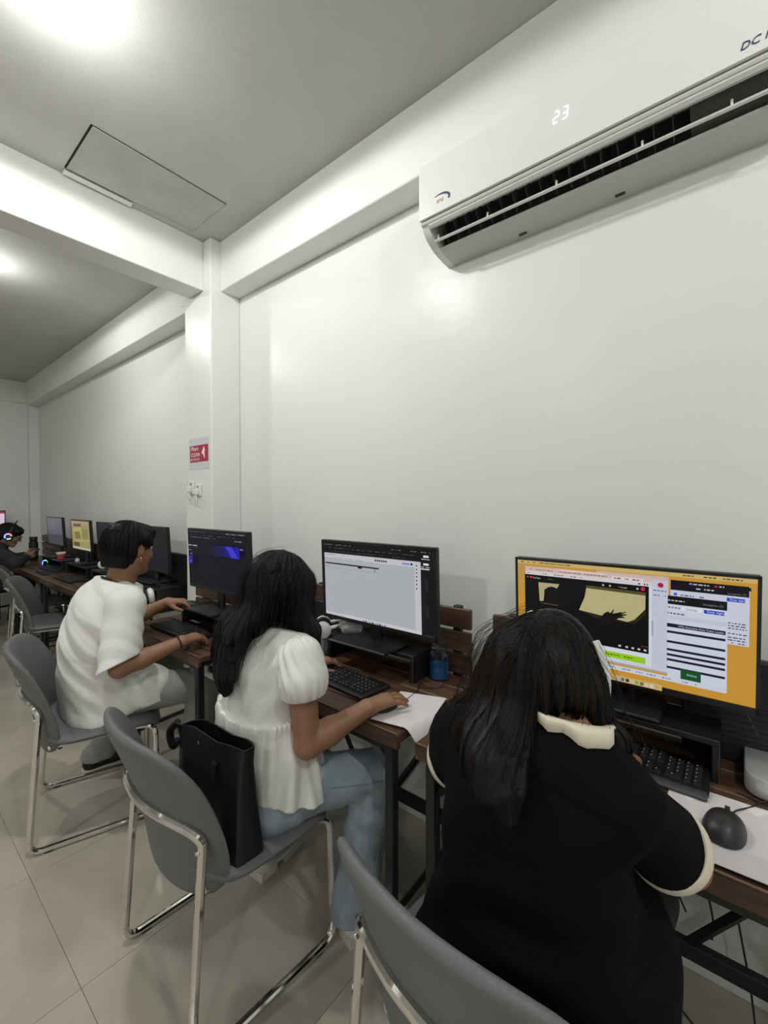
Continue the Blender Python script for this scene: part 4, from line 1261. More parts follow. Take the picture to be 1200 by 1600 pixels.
# ------------------------------------------------------------------ jar with blue liquid
jar = thing('glass_jar', 'clear glass mason jar part filled with blue liquid at the desk end', 'jar', (1.430, .888, .75))
MB().lathe([(0, .001), (.036, .001), (.0405, .006), (.0405, .092), (.036, .104), (.030, .110), (.030, .118), (.033, .119), (.033, .124), (.030, .126), (.030, .138), (.0285, .139), (.0285, .112), (.034, .101), (.0385, .090), (.0385, .007), (.034, .004), (0, .004)], 32).obj('glass', M['glass'], jar)
MB().lathe([(0, .0045), (.034, .0045), (.0382, .0075), (.0382, .056), (0, .056)], 32).obj('liquid', M['blue'], jar)
cb = MB().tube(spline([(1.30, .90, .7535), (1.335, .85, .7535), (1.36, .835, .7535), (1.385, .845, .7545), (1.39, .83, .7545)], 6), .0016, 6)
tag(cb.obj('loose_cord', M['rubber']), 'thin black cord lying in front of the blue jar', 'cord')

# crumpled clear wrap under the white page monitor
wr = Body(); r_ = np.random.default_rng(3)
wr.u(Ell(V3(1.365, 1.305, .890), V3(.045, .055, .032)))
wr.disp = folds(90, (1, .4, .2), 120, (.2, 1, .6), .010, 5)
wo = thing('plastic_wrap', 'crumpled clear plastic wrap under the white page monitor', 'plastic', (1.365, 1.305, .857))
sdf_obj('film', wr, (1.29, 1.22, .8575), (1.43, 1.39, .95), .003, M['film'], wo)

# headphones on a little speaker at the left of the white page desk
HPX = (1.322, 1.434, .877)
sp = thing('small_speaker', 'small grey speaker box under white headphones beside the riser', 'speaker', (HPX[0], HPX[1], .75))
MB().box((0, 0, .045), (.07, .062, .09), .008).obj('speaker_box', M['silver'], sp)
MB().lathe([(0, .001), (.020, .001), (.024, 0)], 20, M4=Matrix.Translation((-.0352, 0, .05)) @ Matrix.Rotation(R(-90), 4, 'Y')).obj('speaker_cone', M['greyplastic'], sp)
MB().ell((-.036, .0, .022), (.003, .003, .003), 10, 6).obj('speaker_light', M['white'], sp)
def headphones(label, loc, rz, cupcol, band, span=.145, hgt=.15, lay=0.0, pitch=0.0, r_=.036):
    """cups at +-y, band arching up in local z"""
    t = thing('headphones', label, 'headphones', loc, R(rz))
    M4 = Matrix.Rotation(lay, 4, 'X') @ Matrix.Rotation(pitch, 4, 'Y')
    P = [(0, span / 2 * math.cos(a), hgt * math.sin(a) * .92 + .01) for a in [R(8 + k * 164 / 22) for k in range(23)]]
    MB().tube(P, .006, 8, M4=M4).obj('headband', band, t)
    for s_ in (-1, 1):
        MB().lathe([(0, .014), (r_ * .7, .014), (r_, .008), (r_, -.004), (r_ * .9, -.008), (0, -.008)], 24, M4=M4 @ Matrix.Translation((0, s_ * span / 2, 0)) @ Matrix.Rotation(R(-90 * s_), 4, 'X')).obj('ear_cup', cupcol, t)
        MB().lathe([(r_ * .45, 0), (r_ * .95, 0), (r_ * 1.02, .010), (r_ * .8, .016), (r_ * .45, .012)], 24, M4=M4 @ Matrix.Translation((0, s_ * (span / 2 - .008), 0)) @ Matrix.Rotation(R(90 * s_), 4, 'X')).obj('ear_pad', M['rubber'], t)
        MB().tube([(0, s_ * span / 2 * .99, .012), (0, s_ * span / 2 * .93, .055)], .008, 6, M4=M4).obj('band_slider', cupcol, t)
    return t
headphones('white headphones lying on the small speaker beside the white page monitor', HPX, -43, M['white'], M['white'], span=.10, hgt=.10, pitch=R(78), r_=.036)
headphones('white headphones lying on the riser beyond the young man in white', (1.40, 4.40, .892), -25, M['white'], M['white'], span=.10, hgt=.12, pitch=R(80), r_=.036)

# white rounded mini computer at the right edge
mm = thing('mini_computer', 'silver rounded mini computer at the right edge of the near desk', 'computer', (1.392, -.122, .75))
def rr(w_, d_, r_, n=8):
    P = []
    for cx, cy, a0 in ((w_ / 2 - r_, d_ / 2 - r_, 0), (-w_ / 2 + r_, d_ / 2 - r_, 90), (-w_ / 2 + r_, -d_ / 2 + r_, 180), (w_ / 2 - r_, -d_ / 2 + r_, 270)):
        P += [(cx + r_ * math.cos(R(a0 + 90 * k / n)), cy + r_ * math.sin(R(a0 + 90 * k / n))) for k in range(n + 1)]
    return P
mb = MB()
sec = [(.94, .004), (.985, .007), (1, .012), (1, .044), (.985, .049), (.96, .0505)]
ol = rr(.197, .197, .042)
V = [(x * k, y * k, z) for k, z in sec for x, y in ol]; n_ = len(ol)
mb.add(V, [(i * n_ + j, i * n_ + (j + 1) % n_, (i + 1) * n_ + (j + 1) % n_, (i + 1) * n_ + j) for i in range(len(sec) - 1) for j in range(n_)] + [tuple(range(n_))[::-1], tuple((len(sec) - 1) * n_ + j for j in range(n_))])
mb.obj('aluminium_case', M['silver'], mm)
MB().lathe([(0, 0), (.075, 0), (.078, .005), (0, .005)], 32).obj('round_foot', M['rubber'], mm)
tag(MB().tube(spline([(1.43, .07, 1.02), (1.44, .03, .97), (1.45, -.02, .90), (1.452, -.05, .84), (1.46, -.07, .80)], 5), .0022, 6).obj('monitor_cable', mat('grey_cable', (.06, .06, .06), .6)), 'thin grey cable slanting down behind the orange wallpaper monitor', 'cable')
tag(MB().tube(spline([(1.300, -.01, .7522), (1.292, -.04, .7522), (1.288, -.07, .7522), (1.286, -.13, .7522)], 5), .002, 6).obj('black_lead', M['rubber']), 'black lead running past the silver mini computer', 'cable')

# cables hanging under the desks
def hang(label, pts, r_=.0028, m_='rubber'):
    return tag(MB().tube(spline(pts, 7), r_, 6).obj('hanging_cable', M[m_]), label, 'cable', None)
hang('left of two black cables hanging behind the near desk', [(1.46, .055, .735), (1.47, .052, .58), (1.48, .064, .47), (1.485, .050, .36), (1.48, .035, .28), (1.485, .037, .22)])
hang('right of two black cables hanging to the floor behind the near desk', [(1.46, .022, .735), (1.48, .01, .55), (1.49, -.01, .36), (1.48, -.045, .15), (1.44, -.06, .05), (1.38, -.08, .006), (1.30, -.12, .004)])
hang('black cable along the underside of the near desk', [(1.20, .03, .705), (1.25, -.02, .69), (1.32, -.08, .685), (1.38, -.2, .70)])
hang('thin black cable slanting down behind the woman in black', [(1.50, .30, .70), (1.52, .24, .5), (1.53, .14, .31), (1.54, .10, .22)])
hang('thin black cable looping under the white blouse desk', [(1.03, 1.24, .70), (1.06, 1.20, .66), (1.10, 1.14, .665), (1.12, 1.09, .70)], .0022)
hang('pale cable loop hanging under the white page desk', [(1.46, 1.16, .70), (1.48, 1.12, .56), (1.49, 1.08, .53), (1.49, 1.05, .58), (1.47, 1.06, .70)], .003, 'white')
pw_ = thing('power_strip', 'white power strip with plugs hanging under the desk of the young man', 'power strip', (1.08, 1.93, .56))
MB().box((0, 0, .05), (.05, .17, .035), .006).obj('strip_body', M['white'], pw_)
for k in range(3): MB().box((-.01, -.05 + k * .05, .078), (.032, .03, .028), .006).obj('plug', M['matte'] if k == 1 else M['white'], pw_)
MB().tube(spline([(0, .085, .05), (.02, .12, .08), (.05, .13, .13), (.06, .10, .15)], 5), .003, 6).obj('strip_cord', M['white'], pw_)
MB().box((.0, .0, .1075), (.012, .012, .09), .002).obj('strip_hanger', M['iron'], pw_)
hang('thin yellow cord lying on the floor under the near desk', [(1.50, .16, .003), (1.42, .06, .003), (1.36, -.02, .003), (1.28, -.12, .003)], .0022)

# silver can on the desk of the young man
cn = thing('metal_can', 'small silver can standing by the riser of the blue banner monitor', 'can', (1.115, 1.905, .75))
MB().lathe([(0, .001), (.028, .001), (.032, .006), (.032, .085), (.028, .092), (.027, .094), (.0, .093)], 24).obj('can_body', M['silver'], cn)
MB().box((0, 0, .0955), (.016, .010, .0016), .0006).obj('ring_pull', M['silver'], cn)

# far desk things
bo = thing('water_tumbler', 'tall black insulated bottle on the far desk before the far column', 'bottle', (1.36, 6.62, .75))
MB().lathe([(0, 0), (.044, 0), (.046, .004), (.046, .205), (.040, .222), (0, .222)], 28).obj('bottle_body', M['matte'], bo)
MB().lathe([(.036, .222), (.036, .238), (.041, .240), (.041, .275), (.038, .28), (0, .28)], 28).obj('bottle_lid', M['plastic'], bo)
cu = thing('paper_cup', 'red and white paper cup on the far riser', 'cup', (1.335, 5.40, .856))
MB().lathe([(0, .001), (.030, .001), (.041, .062), (.0395, .062), (.029, .004), (0, .004)], 24).obj('cup_wall', M['cupred'], cu)
MB().lathe([(.0405, .056), (.0445, .072), (.0435, .074), (.041, .062)], 24).obj('cup_rim', M['white'], cu)
ml = mouse('small mouse with a glowing coloured ring on the far desk', 1.275, 5.60, .757, -60, .9)
for k, c in enumerate(('led_b', 'led_r', 'led_g')):
    a0 = 110 + 120 * k
    MB().tube([(-.047, .026 * math.cos(R(a0 + q * 10)), .052 + .026 * math.sin(R(a0 + q * 10))) for q in range(12)], .0045, 6).obj('light_ring', M[c], ml)
MB().box((-.044, 0, .045), (.010, .05, .05), .004).obj('ring_holder', M['matte'], ml)
pc_ = thing('phone', 'small white phone charger block on the far riser', 'charger', (1.36, 4.98, .856))
MB().box((0, 0, .02), (.03, .04, .04), .006).obj('charger_block', M['white'], pc_)
MB().box((0, .0, .044), (.004, .014, .010), .001).obj('charger_prongs', M['silver'], pc_)
tag(MB().tube(spline([(1.37, 3.28, .860), (1.34, 3.18, .862), (1.36, 3.10, .862), (1.41, 3.12, .862), (1.42, 3.22, .862)], 6), .004, 6).obj('coiled_cable', M['rubber']), 'black cable curled on top of the deep riser behind the young man', 'cable')

# ================================================================== PEOPLE
def person(label, loc):
    return thing('person', label, 'person', loc)
UP = V3(0, 0, 1)
def along(a, b, t): a = np.asarray(a, F32); return a + (np.asarray(b, F32) - a) * t

def shoe(b, heel, toe, w=.038, h=.06):
    heel = np.asarray(heel, F32); toe = np.asarray(toe, F32); d = nrm(toe - heel)
    b.u(Cone(heel + V3(0, 0, .045), heel + V3(0, 0, .075), w * .92, w * .85), .02)
    b.u(Cone(heel + V3(0, 0, .040), along(heel, toe, .55) + V3(0, 0, .038), w * .95, w * 1.05), .02)
    b.u(Cone(along(heel, toe, .5) + V3(0, 0, .036), toe - d * w + V3(0, 0, .028), w * 1.05, w * .85), .02)
    return b

def build_person(S):
    """S: joint positions and sizes; returns root, frames"""
    t = person(S['label'], S['loc'])
    H = Frame(S['head'], S['hf'], UP)
    side = nrm(S['side'])
    b = Body()
    sk = S.get('shrink', .016)
    b.u(Loft(S['torso'], [w - sk for w in S['tw']], [d - sk for d in S['td']], side, 2.3), .02)
    for sh, sgn in ((S['shR'], -1), (S['shL'], 1)):
        b.u(Cone(along(S['torso'][-1], sh, .3) - V3(0, 0, .030), sh - V3(0, 0, .008), .046, .046), .04)
    for A in ('R', 'L'):
        sh, el, wr = S['sh' + A], S['el' + A], S['wr' + A]
        ra = S.get('ra', .046)
        b.u(Cone(sh, el, ra, ra * .84), .03)
        b.u(Cone(el, along(el, wr, .35), ra * .82, ra * .83), .012)
        b.u(Cone(along(el, wr, .35), wr, ra * .82, ra * .56), .02)
        hp, kn, an = S['hp' + A], S['kn' + A], S['an' + A]
        b.u(Cone(hp, kn, .070, .050), .04); b.u(Cone(kn, an, .048, .034), .02)
        b.u(Cone(an, np.asarray(an) + np.asarray(S['ft' + A]) * .10 - V3(0, 0, .05), .030, .026), .02)
    b.l.append(('u', lambda p, f=Ell(S['head'], (.001, .001, .001)): f(p), .001))
    add_head(b, H, along(S['torso'][-1], S['head'], .08), 1.0, S.get('nr', .050))
    for A in ('R', 'L'):
        hd = S['hand' + A]
        hb = Body(); add_hand(hb, S['wr' + A], *hd['axes'], curl=hd['curl'], thumb=hd.get('thumb', (.6, .5, .3)), sc=S.get('hsc', .96), splay=hd.get('splay', .12))
        fk = hb
        class HandF:
            def __init__(s, q, c): s.q = q; s.c = np.asarray(c, F32)
            def __call__(s, p):
                far = np.linalg.norm(p - s.c, axis=-1) - .12
                if far.min() > .12: return far
                return s.q.at(p)
        b.u(HandF(fk, np.asarray(S['wr' + A]) + nrm(hd['axes'][0]) * .09), .012)
    lo = np.min([S[k] for k in S if k[:2] in ('sh', 'el', 'wr', 'kn', 'an', 'hp') and len(k) == 3] + list(S['torso']) + [S['head']], 0) - .24
    hi = np.max([S[k] for k in S if k[:2] in ('sh', 'el', 'wr', 'kn', 'an', 'hp') and len(k) == 3] + list(S['torso']) + [S['head']], 0) + .24
    lo[2] = max(lo[2], .001)
    sdf_obj('body', b, lo, hi, S.get('h', .0034), M['skin'], t, face_cols(H, S.get('skin', SKIN), LIP, BROW))
    eyes(H, t)
    return t, H, side

def sleeve(name, sh, el, t0, r0, r1, mt, parent, disp=None, h=.004, extra=None, trim=None, start=None, cutn=None):
    """cloth sleeve from the shoulder to a fraction t0 of the upper arm, open at the hem"""
    sh = np.asarray(sh, F32); el = np.asarray(el, F32); d = nrm(el - sh); e = along(sh, el, t0)
    b = Body()
    if start is not None: b.u(Cone(start[0], sh, start[1], r0), .03)
    b.u(Cone(sh, e + d * .05, r0, r1 * 1.02), .02)
    if extra is not None: b.u(extra, .03)
    b.disp = disp
    b.cut(e, d if cutn is None else nrm(cutn))
    lo = np.minimum(np.minimum(sh, e), start[0] if start is not None else sh) - r0 - .06; hi = np.maximum(np.maximum(sh, e), start[0] if start is not None else sh) + r0 + .06
    o = sdf_obj(name, b, lo, hi, h, mt, parent)
    return o, e, d

# ------------------------------------------------------------------ woman in the white blouse (middle desk)
side2 = V3(.10, 1, 0)
P2 = dict(label='woman with long dark hair in a white peplum blouse and blue jeans, hand on mouse', loc=(.84, 1.19, 0),
    torso=[V3(.83, 1.20, .50), V3(.825, 1.20, .62), V3(.835, 1.19, .76), V3(.845, 1.18, .90), V3(.865, 1.172, .985), V3(.872, 1.170, 1.03)],
    tw=[.172, .150, .138, .155, .125, .062], td=[.120, .105, .098, .105, .080, .058], side=side2, head=V3(.892, 1.166, 1.148), hf=V3(1, .0, -.22),
    shR=V3(.838, 1.012, .965), shL=V3(.880, 1.325, .965), elR=V3(.835, .975, .716), elL=V3(.935, 1.40, .745), wrR=V3(1.010, .890, .788), wrL=V3(1.115, 1.305, .795),
    hpR=V3(.85, 1.11, .53), hpL=V3(.85, 1.29, .53), knR=V3(1.115, .955, .505), knL=V3(1.15, 1.31, .505), anR=V3(1.015, .960, .10), anL=V3(.985, 1.40, .10),
    ftR=V3(.96, -.28, 0), ftL=V3(1, .1, 0), nr=.046, ra=.046, hsc=1.04,
    handR=dict(axes=(V3(1, -.16, -.04), V3(0, -.12, -1), V3(.15, 1, -.15)), curl=(.10, .24, .20), splay=.24, thumb=(.55, .3, .15)),
    handL=dict(axes=(V3(1, -.2, -.06), V3(0, 0, -1), V3(-.1, -1, 0)), curl=(.3, .5, .35)))
t2, H2, s2 = build_person(P2)
bl = Body()
bl.u(Loft(P2['torso'][:5], [.20, .165, .152, .168, .132], [.150, .120, .112, .116, .088], side2, 2.2), .02)
bl.u(Cone(P2['torso'][4], P2['torso'][5] + V3(-.004, 0, -.012), .088, .064), .04)
for sh in (P2['shR'], P2['shL']): bl.u(Cone(along(P2['torso'][4], sh, .3), sh, .068, .060), .05)
cut_c = P2['torso'][5] + V3(.0, 0, .004)
f1_ = folds(95, (.25, .75, .5), 70, (.5, 1, -.5), .0085, 11); f2_ = folds(170, (.1, 1, .25), 120, (.6, .6, .6), .0030, 12)
bl.disp = lambda p, d: f1_(p, d) + f2_(p, d)
bl.cut(cut_c, V3(.22, -.02, 1)); bl.cut(V3(.84, 1.19, .785), V3(.05, .05, -1))
bl.sub(Cone(cut_c - V3(.0, 0, .02), cut_c + V3(0, 0, .1), .056), .004)
blo = sdf_obj('blouse', bl, (.62, .90, .74), (1.08, 1.46, 1.09), .0042, M['blouse'], t2)
pp = Body()
pp.u(Loft([V3(.835, 1.19, .80), V3(.835, 1.195, .74), V3(.845, 1.19, .64), (.87, 1.18, .50)], [.160, .180, .208, .226], [.120, .132, .140, .146], side2, 2.1), .02)
def ruffle(p, d):
    q = p - V3(.845, 1.19, 0); a = np.arctan2(q[..., 1], q[..., 0]); k = np.clip((.80 - p[..., 2]) / .27, 0, 1)
    s_ = np.sin(17 * a + 1.1 * np.sin(3 * a + 1) + 5 * k) + .55 * np.sin(29 * a + 2 + 1.2 * np.sin(5 * a))
    top = np.exp(-((k - .06) / .10) ** 2)
    return .0042 * s_ * (.35 + .85 * k) + .0040 * np.sin(64 * a + 3 * np.sin(7 * a)) * top - .004 * top
pp.disp = ruffle
pp.cut(V3(.84, 1.19, .788), V3(-.05, -.05, 1)); pp.cut(V3(.84, 1.0, .532), V3(-.10, .10, -1))
sdf_obj('peplum', pp, (.58, .88, .49), (1.10, 1.50, .82), .0045, M['blouse'], blo)
for nm, sh, el, out in (('R', P2['shR'], P2['elR'], V3(-.01, -.028, .0)), ('L', P2['shL'], P2['elL'], V3(.0, .03, .0))):
    ax = nrm(np.asarray(el) - sh)
    def gather(p, d, sh=sh, ax=ax):
        q = p - sh; h_ = q @ ax; qx = q - h_[..., None] * ax; e1 = nrm(np.cross(ax, V3(1, .2, 0))); e2 = np.cross(ax, e1)
        a = np.arctan2(qx @ e2, qx @ e1); k = np.clip(h_ / .10, 0, 1)
        return .0032 * np.sin(22 * a + 2 * np.sin(4 * a)) * (k ** 1.5) + .003 * np.sin(13 * a + 9 * h_ * 10) * (1 - k)
    o_, e_, d_ = sleeve('puff_sleeve', sh + V3(0, 0, .0), el, .43, .064, .055, M['blouse'], blo, gather, .0038, Ell(sh + out + ax * .052 + V3(0, 0, .0), (.071, .066, .064)), start=(along(P2['torso'][4], sh, .55), .058))
    rm = ring_mesh(e_ - np.array(P2['loc']), d_, .0535, .0045, 32, 8, 1.6)
    rm.obj('sleeve_hem', M['blouse'], blo)
jn = Body()
for A, yy in (('R', -1), ('L', 1)):
    hp, kn, an = P2['hp' + A], P2['kn' + A], P2['an' + A]
    jn.u(Cone(hp + V3(-.02, 0, .0), kn, .092, .075), .05)
    jn.u(Cone(kn, along(kn, an, .45) + V3(.004, 0, 0), .074, .070), .012); jn.u(Cone(along(kn, an, .45), an + V3(-.01, 0, -.06), .070, .082), .02)
jn.u(Loft([V3(.82, 1.20, .50), V3(.825, 1.20, .64)], [.185, .155], [.125, .115], side2, 2.2), .05)
f_ = folds(110, (1, .3, .6), 80, (.6, -.4, 1), .0036, 21)
kR, kL = P2['knR'], P2['knL']
def jd(p, d):
    m = np.exp(-(np.linalg.norm(p - (kR + V3(-.03, 0, -.035)), axis=-1) / .10) ** 2) + np.exp(-(np.linalg.norm(p - (kL + V3(-.03, 0, -.04)), axis=-1) / .10) ** 2)
    return f_(p, d) * (.45 + 1.5 * m) + .005 * m * np.sin(p @ V3(60, -20, 95))
jn.disp = jd; jn.cut(V3(1.015, 0, .104), V3(.10, 0, -1)); jn.cut(V3(.82, 1.2, .63), V3(0, 0, 1))
jo = sdf_obj('jeans', jn, (.62, .82, .04), (1.28, 1.48, .68), .0048, M['denim'], t2)
# seams and back pocket
sm_ = MB()
hpR, knR, anR = P2['hpR'], P2['knR'], P2['anR']
def on_surf(b, p, d, r0=.16):
    """march from outside towards p along -d to the surface"""
    p = np.asarray(p, F32); d = nrm(d); s_ = r0
    for _ in range(60):
        v = float(b.at((p + d * s_)[None])[0]); s_ = min(max(s_ - v * .6, .02), .2)
        if abs(v) < .0004: break
    return p + d * s_
L2 = np.array(P2['loc'])
seam = [on_surf(jn, along(hpR, knR, k), V3(-.05, -1, .25 - .15 * k)) + V3(0, -.0005, 0) - L2 for k in np.linspace(.30, 1.02, 9)] + [on_surf(jn, along(knR, anR, k), V3(-.15, -1, .0)) - L2 for k in np.linspace(.12, .95, 8)]
sm_.tube(spline([tuple(p) for p in seam], 3), .0016, 5)
sm_.obj('side_seam', mat('seam_blue', (.21, .27, .34), .8), jo)
sh_ = Body(); shoe(sh_, P2['anR'] + V3(.005, 0, -.10), P2['anR'] + V3(.19, -.055, -.10), .036)
sh_.cut(V3(0, 0, .028), V3(0, 0, -1))
sh_.disp = lambda p, d: .0015 * np.sin(140 * p[..., 0]) * np.exp(-((p[..., 0] - 1.10) / .03) ** 2)
so = sdf_obj('shoe', sh_, (.94, .84, .02), (1.27, 1.04, .18), .0035, M['shoewhite'], t2)
def sole(heel, toe, parent, w=.038):
    heel = np.asarray(heel); toe = np.asarray(toe); d = (toe - heel); d = d / np.linalg.norm(d); s_ = np.array([-d[1], d[0], 0])
    def blk(a, b_, z0, z1, wa, wb, nm):
        V = []
        for z, k in ((z0, .94), (z1, 1.0)):
            for (q, w_) in ((heel + d * a, wa), (heel + d * b_, wb)):
                for sg in (-1, 1): V.append(tuple(np.array([*(q + s_ * w_ * sg * k)[:2], z]) - np.array([*root_loc(parent)])))
        MB().add(V, [(0, 1, 3, 2), (4, 6, 7, 5), (0, 2, 6, 4), (1, 5, 7, 3), (0, 4, 5, 1), (2, 3, 7, 6)]).obj(nm, M['shoewhite'], parent)
    blk(-.036, .040, .001, .034, w * .95, w * 1.0, 'heel_block'); blk(.085, .20, .001, .030, w * 1.0, w * .7, 'front_sole'); blk(.036, .09, .020, .034, w * .8, w * .9, 'sole_arch')
def root_loc(p):
    r_ = p
    while r_.parent: r_ = r_.parent
    return r_.location
sole(P2['anR'] + V3(.005, 0, -.1), P2['anR'] + V3(.19, -.055, -.1), so)
sh_ = Body(); shoe(sh_, P2['anL'] + V3(-.01, 0, -.10), P2['anL'] + V3(.18, .02, -.10), .036); sh_.cut(V3(0, 0, .028), V3(0, 0, -1))
so = sdf_obj('shoe', sh_, (.90, 1.30, .02), (1.27, 1.50, .18), .0045, M['shoewhite'], t2)
sole(P2['anL'] + V3(-.01, 0, -.1), P2['anL'] + V3(.18, .02, -.1), so)
# hair
hm2 = Body()
hm2.u(H2.ell(0, -.018, .026, (.090, .112, .098)), .02)
hm2.u(Cone(H2.p(.062, -.03, .01), H2.p(.074, .000, -.07), .046, .038), .04); hm2.u(Cone(H2.p(-.062, -.03, .01), H2.p(-.074, -.01, -.07), .046, .042), .04)
hm2.u(Loft([H2.p(0, -.060, .02), H2.p(-.005, -.078, -.07), V3(.752, 1.222, 1.045), V3(.727, 1.232, .975), V3(.712, 1.215, .895), V3(.706, 1.195, .855)], [.085, .100, .115, .120, .095, .045], [.050, .048, .036, .028, .020, .010], V3(.30, 1, 0), 2.2), .05)
hm2.u(Cone(H2.p(.066, .035, .035), H2.p(.076, .050, -.075), .034, .034), .03); hm2.u(Cone(H2.p(.074, .0, -.06), V3(.905, 1.045, 1.02), .040, .032), .03); hm2.u(Cone(V3(.905, 1.045, 1.02), V3(.905, 1.005, .958), .030, .010), .03)
hm2.u(Cone(H2.p(-.07, -.02, -.05), V3(.86, 1.30, 1.01), .045, .035), .04); hm2.u(Cone(V3(.86, 1.30, 1.01), V3(.80, 1.33, .93), .034, .015), .03)
hm2.sub(H2.ell(0, .095, -.045, (.060, .075, .075)), .03)
def hgroove(f, H, sd=0):
    def fn(p, d):
        q = p - H.c; a = np.arctan2(q @ H.r, -(q @ H.f) + .0)
        return .0022 * np.sin(f * a + 2.2 * np.sin(6 * a + sd) + 4 * (q @ H.u) * 8) + .0016 * np.sin(2.3 * f * a + 3 * np.sin(9 * a))
    return fn
hm2.disp = hgroove(26, H2)
hmo = sdf_obj('hair', hm2, (.62, .94, .83), (1.06, 1.46, 1.30), .004, M['hairbase'], t2)
def scalp(H, n, seed, part=0.0, r_=(.09, .11, .10)):
    g = np.random.default_rng(seed); a = g.uniform(0, 2 * np.pi, n); z = g.uniform(.10, 1.0, n); q = np.sqrt(1 - z * z)
    P = H.c + H.u * .026 + np.outer(q * np.cos(a) * r_[0] + part, H.r) + np.outer(q * np.sin(a) * r_[1] - .018, H.f) + np.outer(z * r_[2], H.u)
    return P.astype(F32)
def pull_from(H, amt=1.2, part=0.0, back=.25):
    def fn(P):
        q = P - H.c; s_ = (q @ H.r) - part; u = np.clip((q @ H.u) / .09, 0, 1)
        return (np.sign(s_) * u * amt)[:, None] * H.r[None] + (-(back) * u)[:, None] * H.f[None]
    return fn
strands('hair_strands', hm2, scalp(H2, 1500, 5, .01), .016, 34, lambda r: r.uniform(.24, .50), hmo, M['hair'], pull=pull_from(H2, .9, .01), seed=5, endz=.845, off=(-.002, .004))

strands('loose_strands', hm2, scalp(H2, 60, 15, .01), .016, 30, lambda r: r.uniform(.15, .42), hmo, M['hair'], pull=pull_from(H2, .9, .01), seed=15, endz=.84, off=(.004, .014), rad=.0004, jit=.3)

# ------------------------------------------------------------------ young man in the white T-shirt (third desk)
side3 = V3(.12, 1, 0)
P3 = dict(label='young man with short dark hair in an oversized white T-shirt and grey trousers, typing', loc=(.73, 2.30, 0),
    torso=[V3(.735, 2.34, .50), V3(.715, 2.33, .65), V3(.708, 2.31, .80), V3(.735, 2.275, .93), V3(.768, 2.25, 1.02), V3(.782, 2.24, 1.065)],
    tw=[.175, .160, .165, .180, .140, .070], td=[.125, .115, .115, .115, .085, .062], side=side3, head=V3(.808, 2.185, 1.225), hf=V3(1, .30, -.13),
    shR=V3(.742, 2.075, .985), shL=V3(.792, 2.435, .985), elR=V3(.690, 2.000, .738), elL=V3(.955, 2.565, .800), wrR=V3(.935, 1.958, .800), wrL=V3(1.105, 2.478, .875),
    hpR=V3(.77, 2.235, .535), hpL=V3(.77, 2.43, .535), knR=V3(1.105, 2.085, .525), knL=V3(1.10, 2.47, .53), anR=V3(1.06, 2.12, .10), anL=V3(.80, 2.66, .10),
    ftR=V3(1, -.1, 0), ftL=V3(1, -.1, 0), nr=.054, ra=.047, hsc=1.05,
    handR=dict(axes=(V3(1, .30, -.08), V3(.0, 0, -1), V3(-.2, 1, -.2)), curl=(.30, .40, .35), splay=.10),
    handL=dict(axes=(V3(.75, -.95, .02), V3(0, 0, -1), V3(-.9, -.6, 0)), curl=(.25, .40, .30), thumb=(.5, .4, .3)))
t3, H3, s3 = build_person(P3)
ts = Body()
ts.u(Loft(P3['torso'][:5], [.225, .205, .205, .212, .165], [.165, .158, .150, .142, .100], side3, 2.2), .03)
ts.u(Cone(P3['torso'][4], P3['torso'][5] + V3(-.006, 0, -.006), .100, .074), .05)
for sh in (P3['shR'], P3['shL']): ts.u(Cone(along(P3['torso'][4], sh, .3), sh, .080, .072), .05)
ts.u(Cone(P3['hpR'] + V3(-.02, 0, .02), P3['hpR'] + V3(.115, -.055, .01), .112, .104), .04); ts.u(Cone(P3['hpL'] + V3(-.02, 0, .02), P3['hpL'] + V3(.115, 0, .01), .112, .104), .04)
fa = folds(62, (.35, -.5, .9), 46, (.5, 1, -.6), .0075, 31); fb = folds(125, (.8, -.3, .8), 90, (1, -.4, .3), .0036, 32)
ts.disp = lambda p, d: fa(p, d) * np.clip((1.04 - p[..., 2]) / .16, .12, 1) + fb(p, d) * np.clip((.80 - p[..., 2]) / .2, 0.2, 1.2)
cN = P3['torso'][5] + V3(0, 0, .002)
ts.cut(cN, V3(.28, -.03, 1)); ts.cut(V3(.73, 2.32, .468), V3(.22, .0, -1)); ts.sub(Cone(cN - V3(0, 0, .012), cN + V3(.03, 0, .1), .064), .004)
tso = sdf_obj('t_shirt', ts, (.42, 1.94, .44), (1.02, 2.66, 1.12), .005, M['whitecotton'], t3)
for sh, el, k in ((P3['shR'], P3['elR'], .93), (P3['shL'], P3['elL'], .80)):
    sleeve('sleeve', sh, el, k, .078, .080, M['whitecotton'], tso, folds(85, (.5, .5, 1), 60, (1, -.3, .4), .0055, 41), .0045, start=(along(P3['torso'][4], sh, .5), .075), cutn=nrm(np.asarray(el) - sh) + .45 * nrm(np.asarray(P3['wrR'] if el is P3['elR'] else P3['wrL']) - el))
nk = ring_mesh(P3['torso'][5] + V3(-.002, 0, -.002) - np.array(P3['loc']), (.28, -.03, 1), .066, .0065, 36, 8, 1.4)
nk.obj('neck_rib', M['whitecotton'], tso)
tr = Body()
for A in 'RL':
    hp, kn, an = P3['hp' + A], P3['kn' + A], P3['an' + A]
    tr.u(Cone(hp + V3(-.03, 0, 0), kn, .098, .078), .05); tr.u(Cone(kn, an + V3(0, 0, -.03), .076, .070), .02)
tr.u(Loft([V3(.735, 2.34, .49), V3(.72, 2.33, .62)], [.195, .175], [.140, .130], side3, 2.2), .05)
tr.disp = folds(90, (1, .2, .5), 70, (.4, 1, .3), .0045, 51); tr.cut(V3(0, 0, .065), V3(0, 0, -1))
sdf_obj('trousers', tr, (.50, 1.94, .04), (1.26, 2.80, .70), .0055, M['greytrouser'], t3)
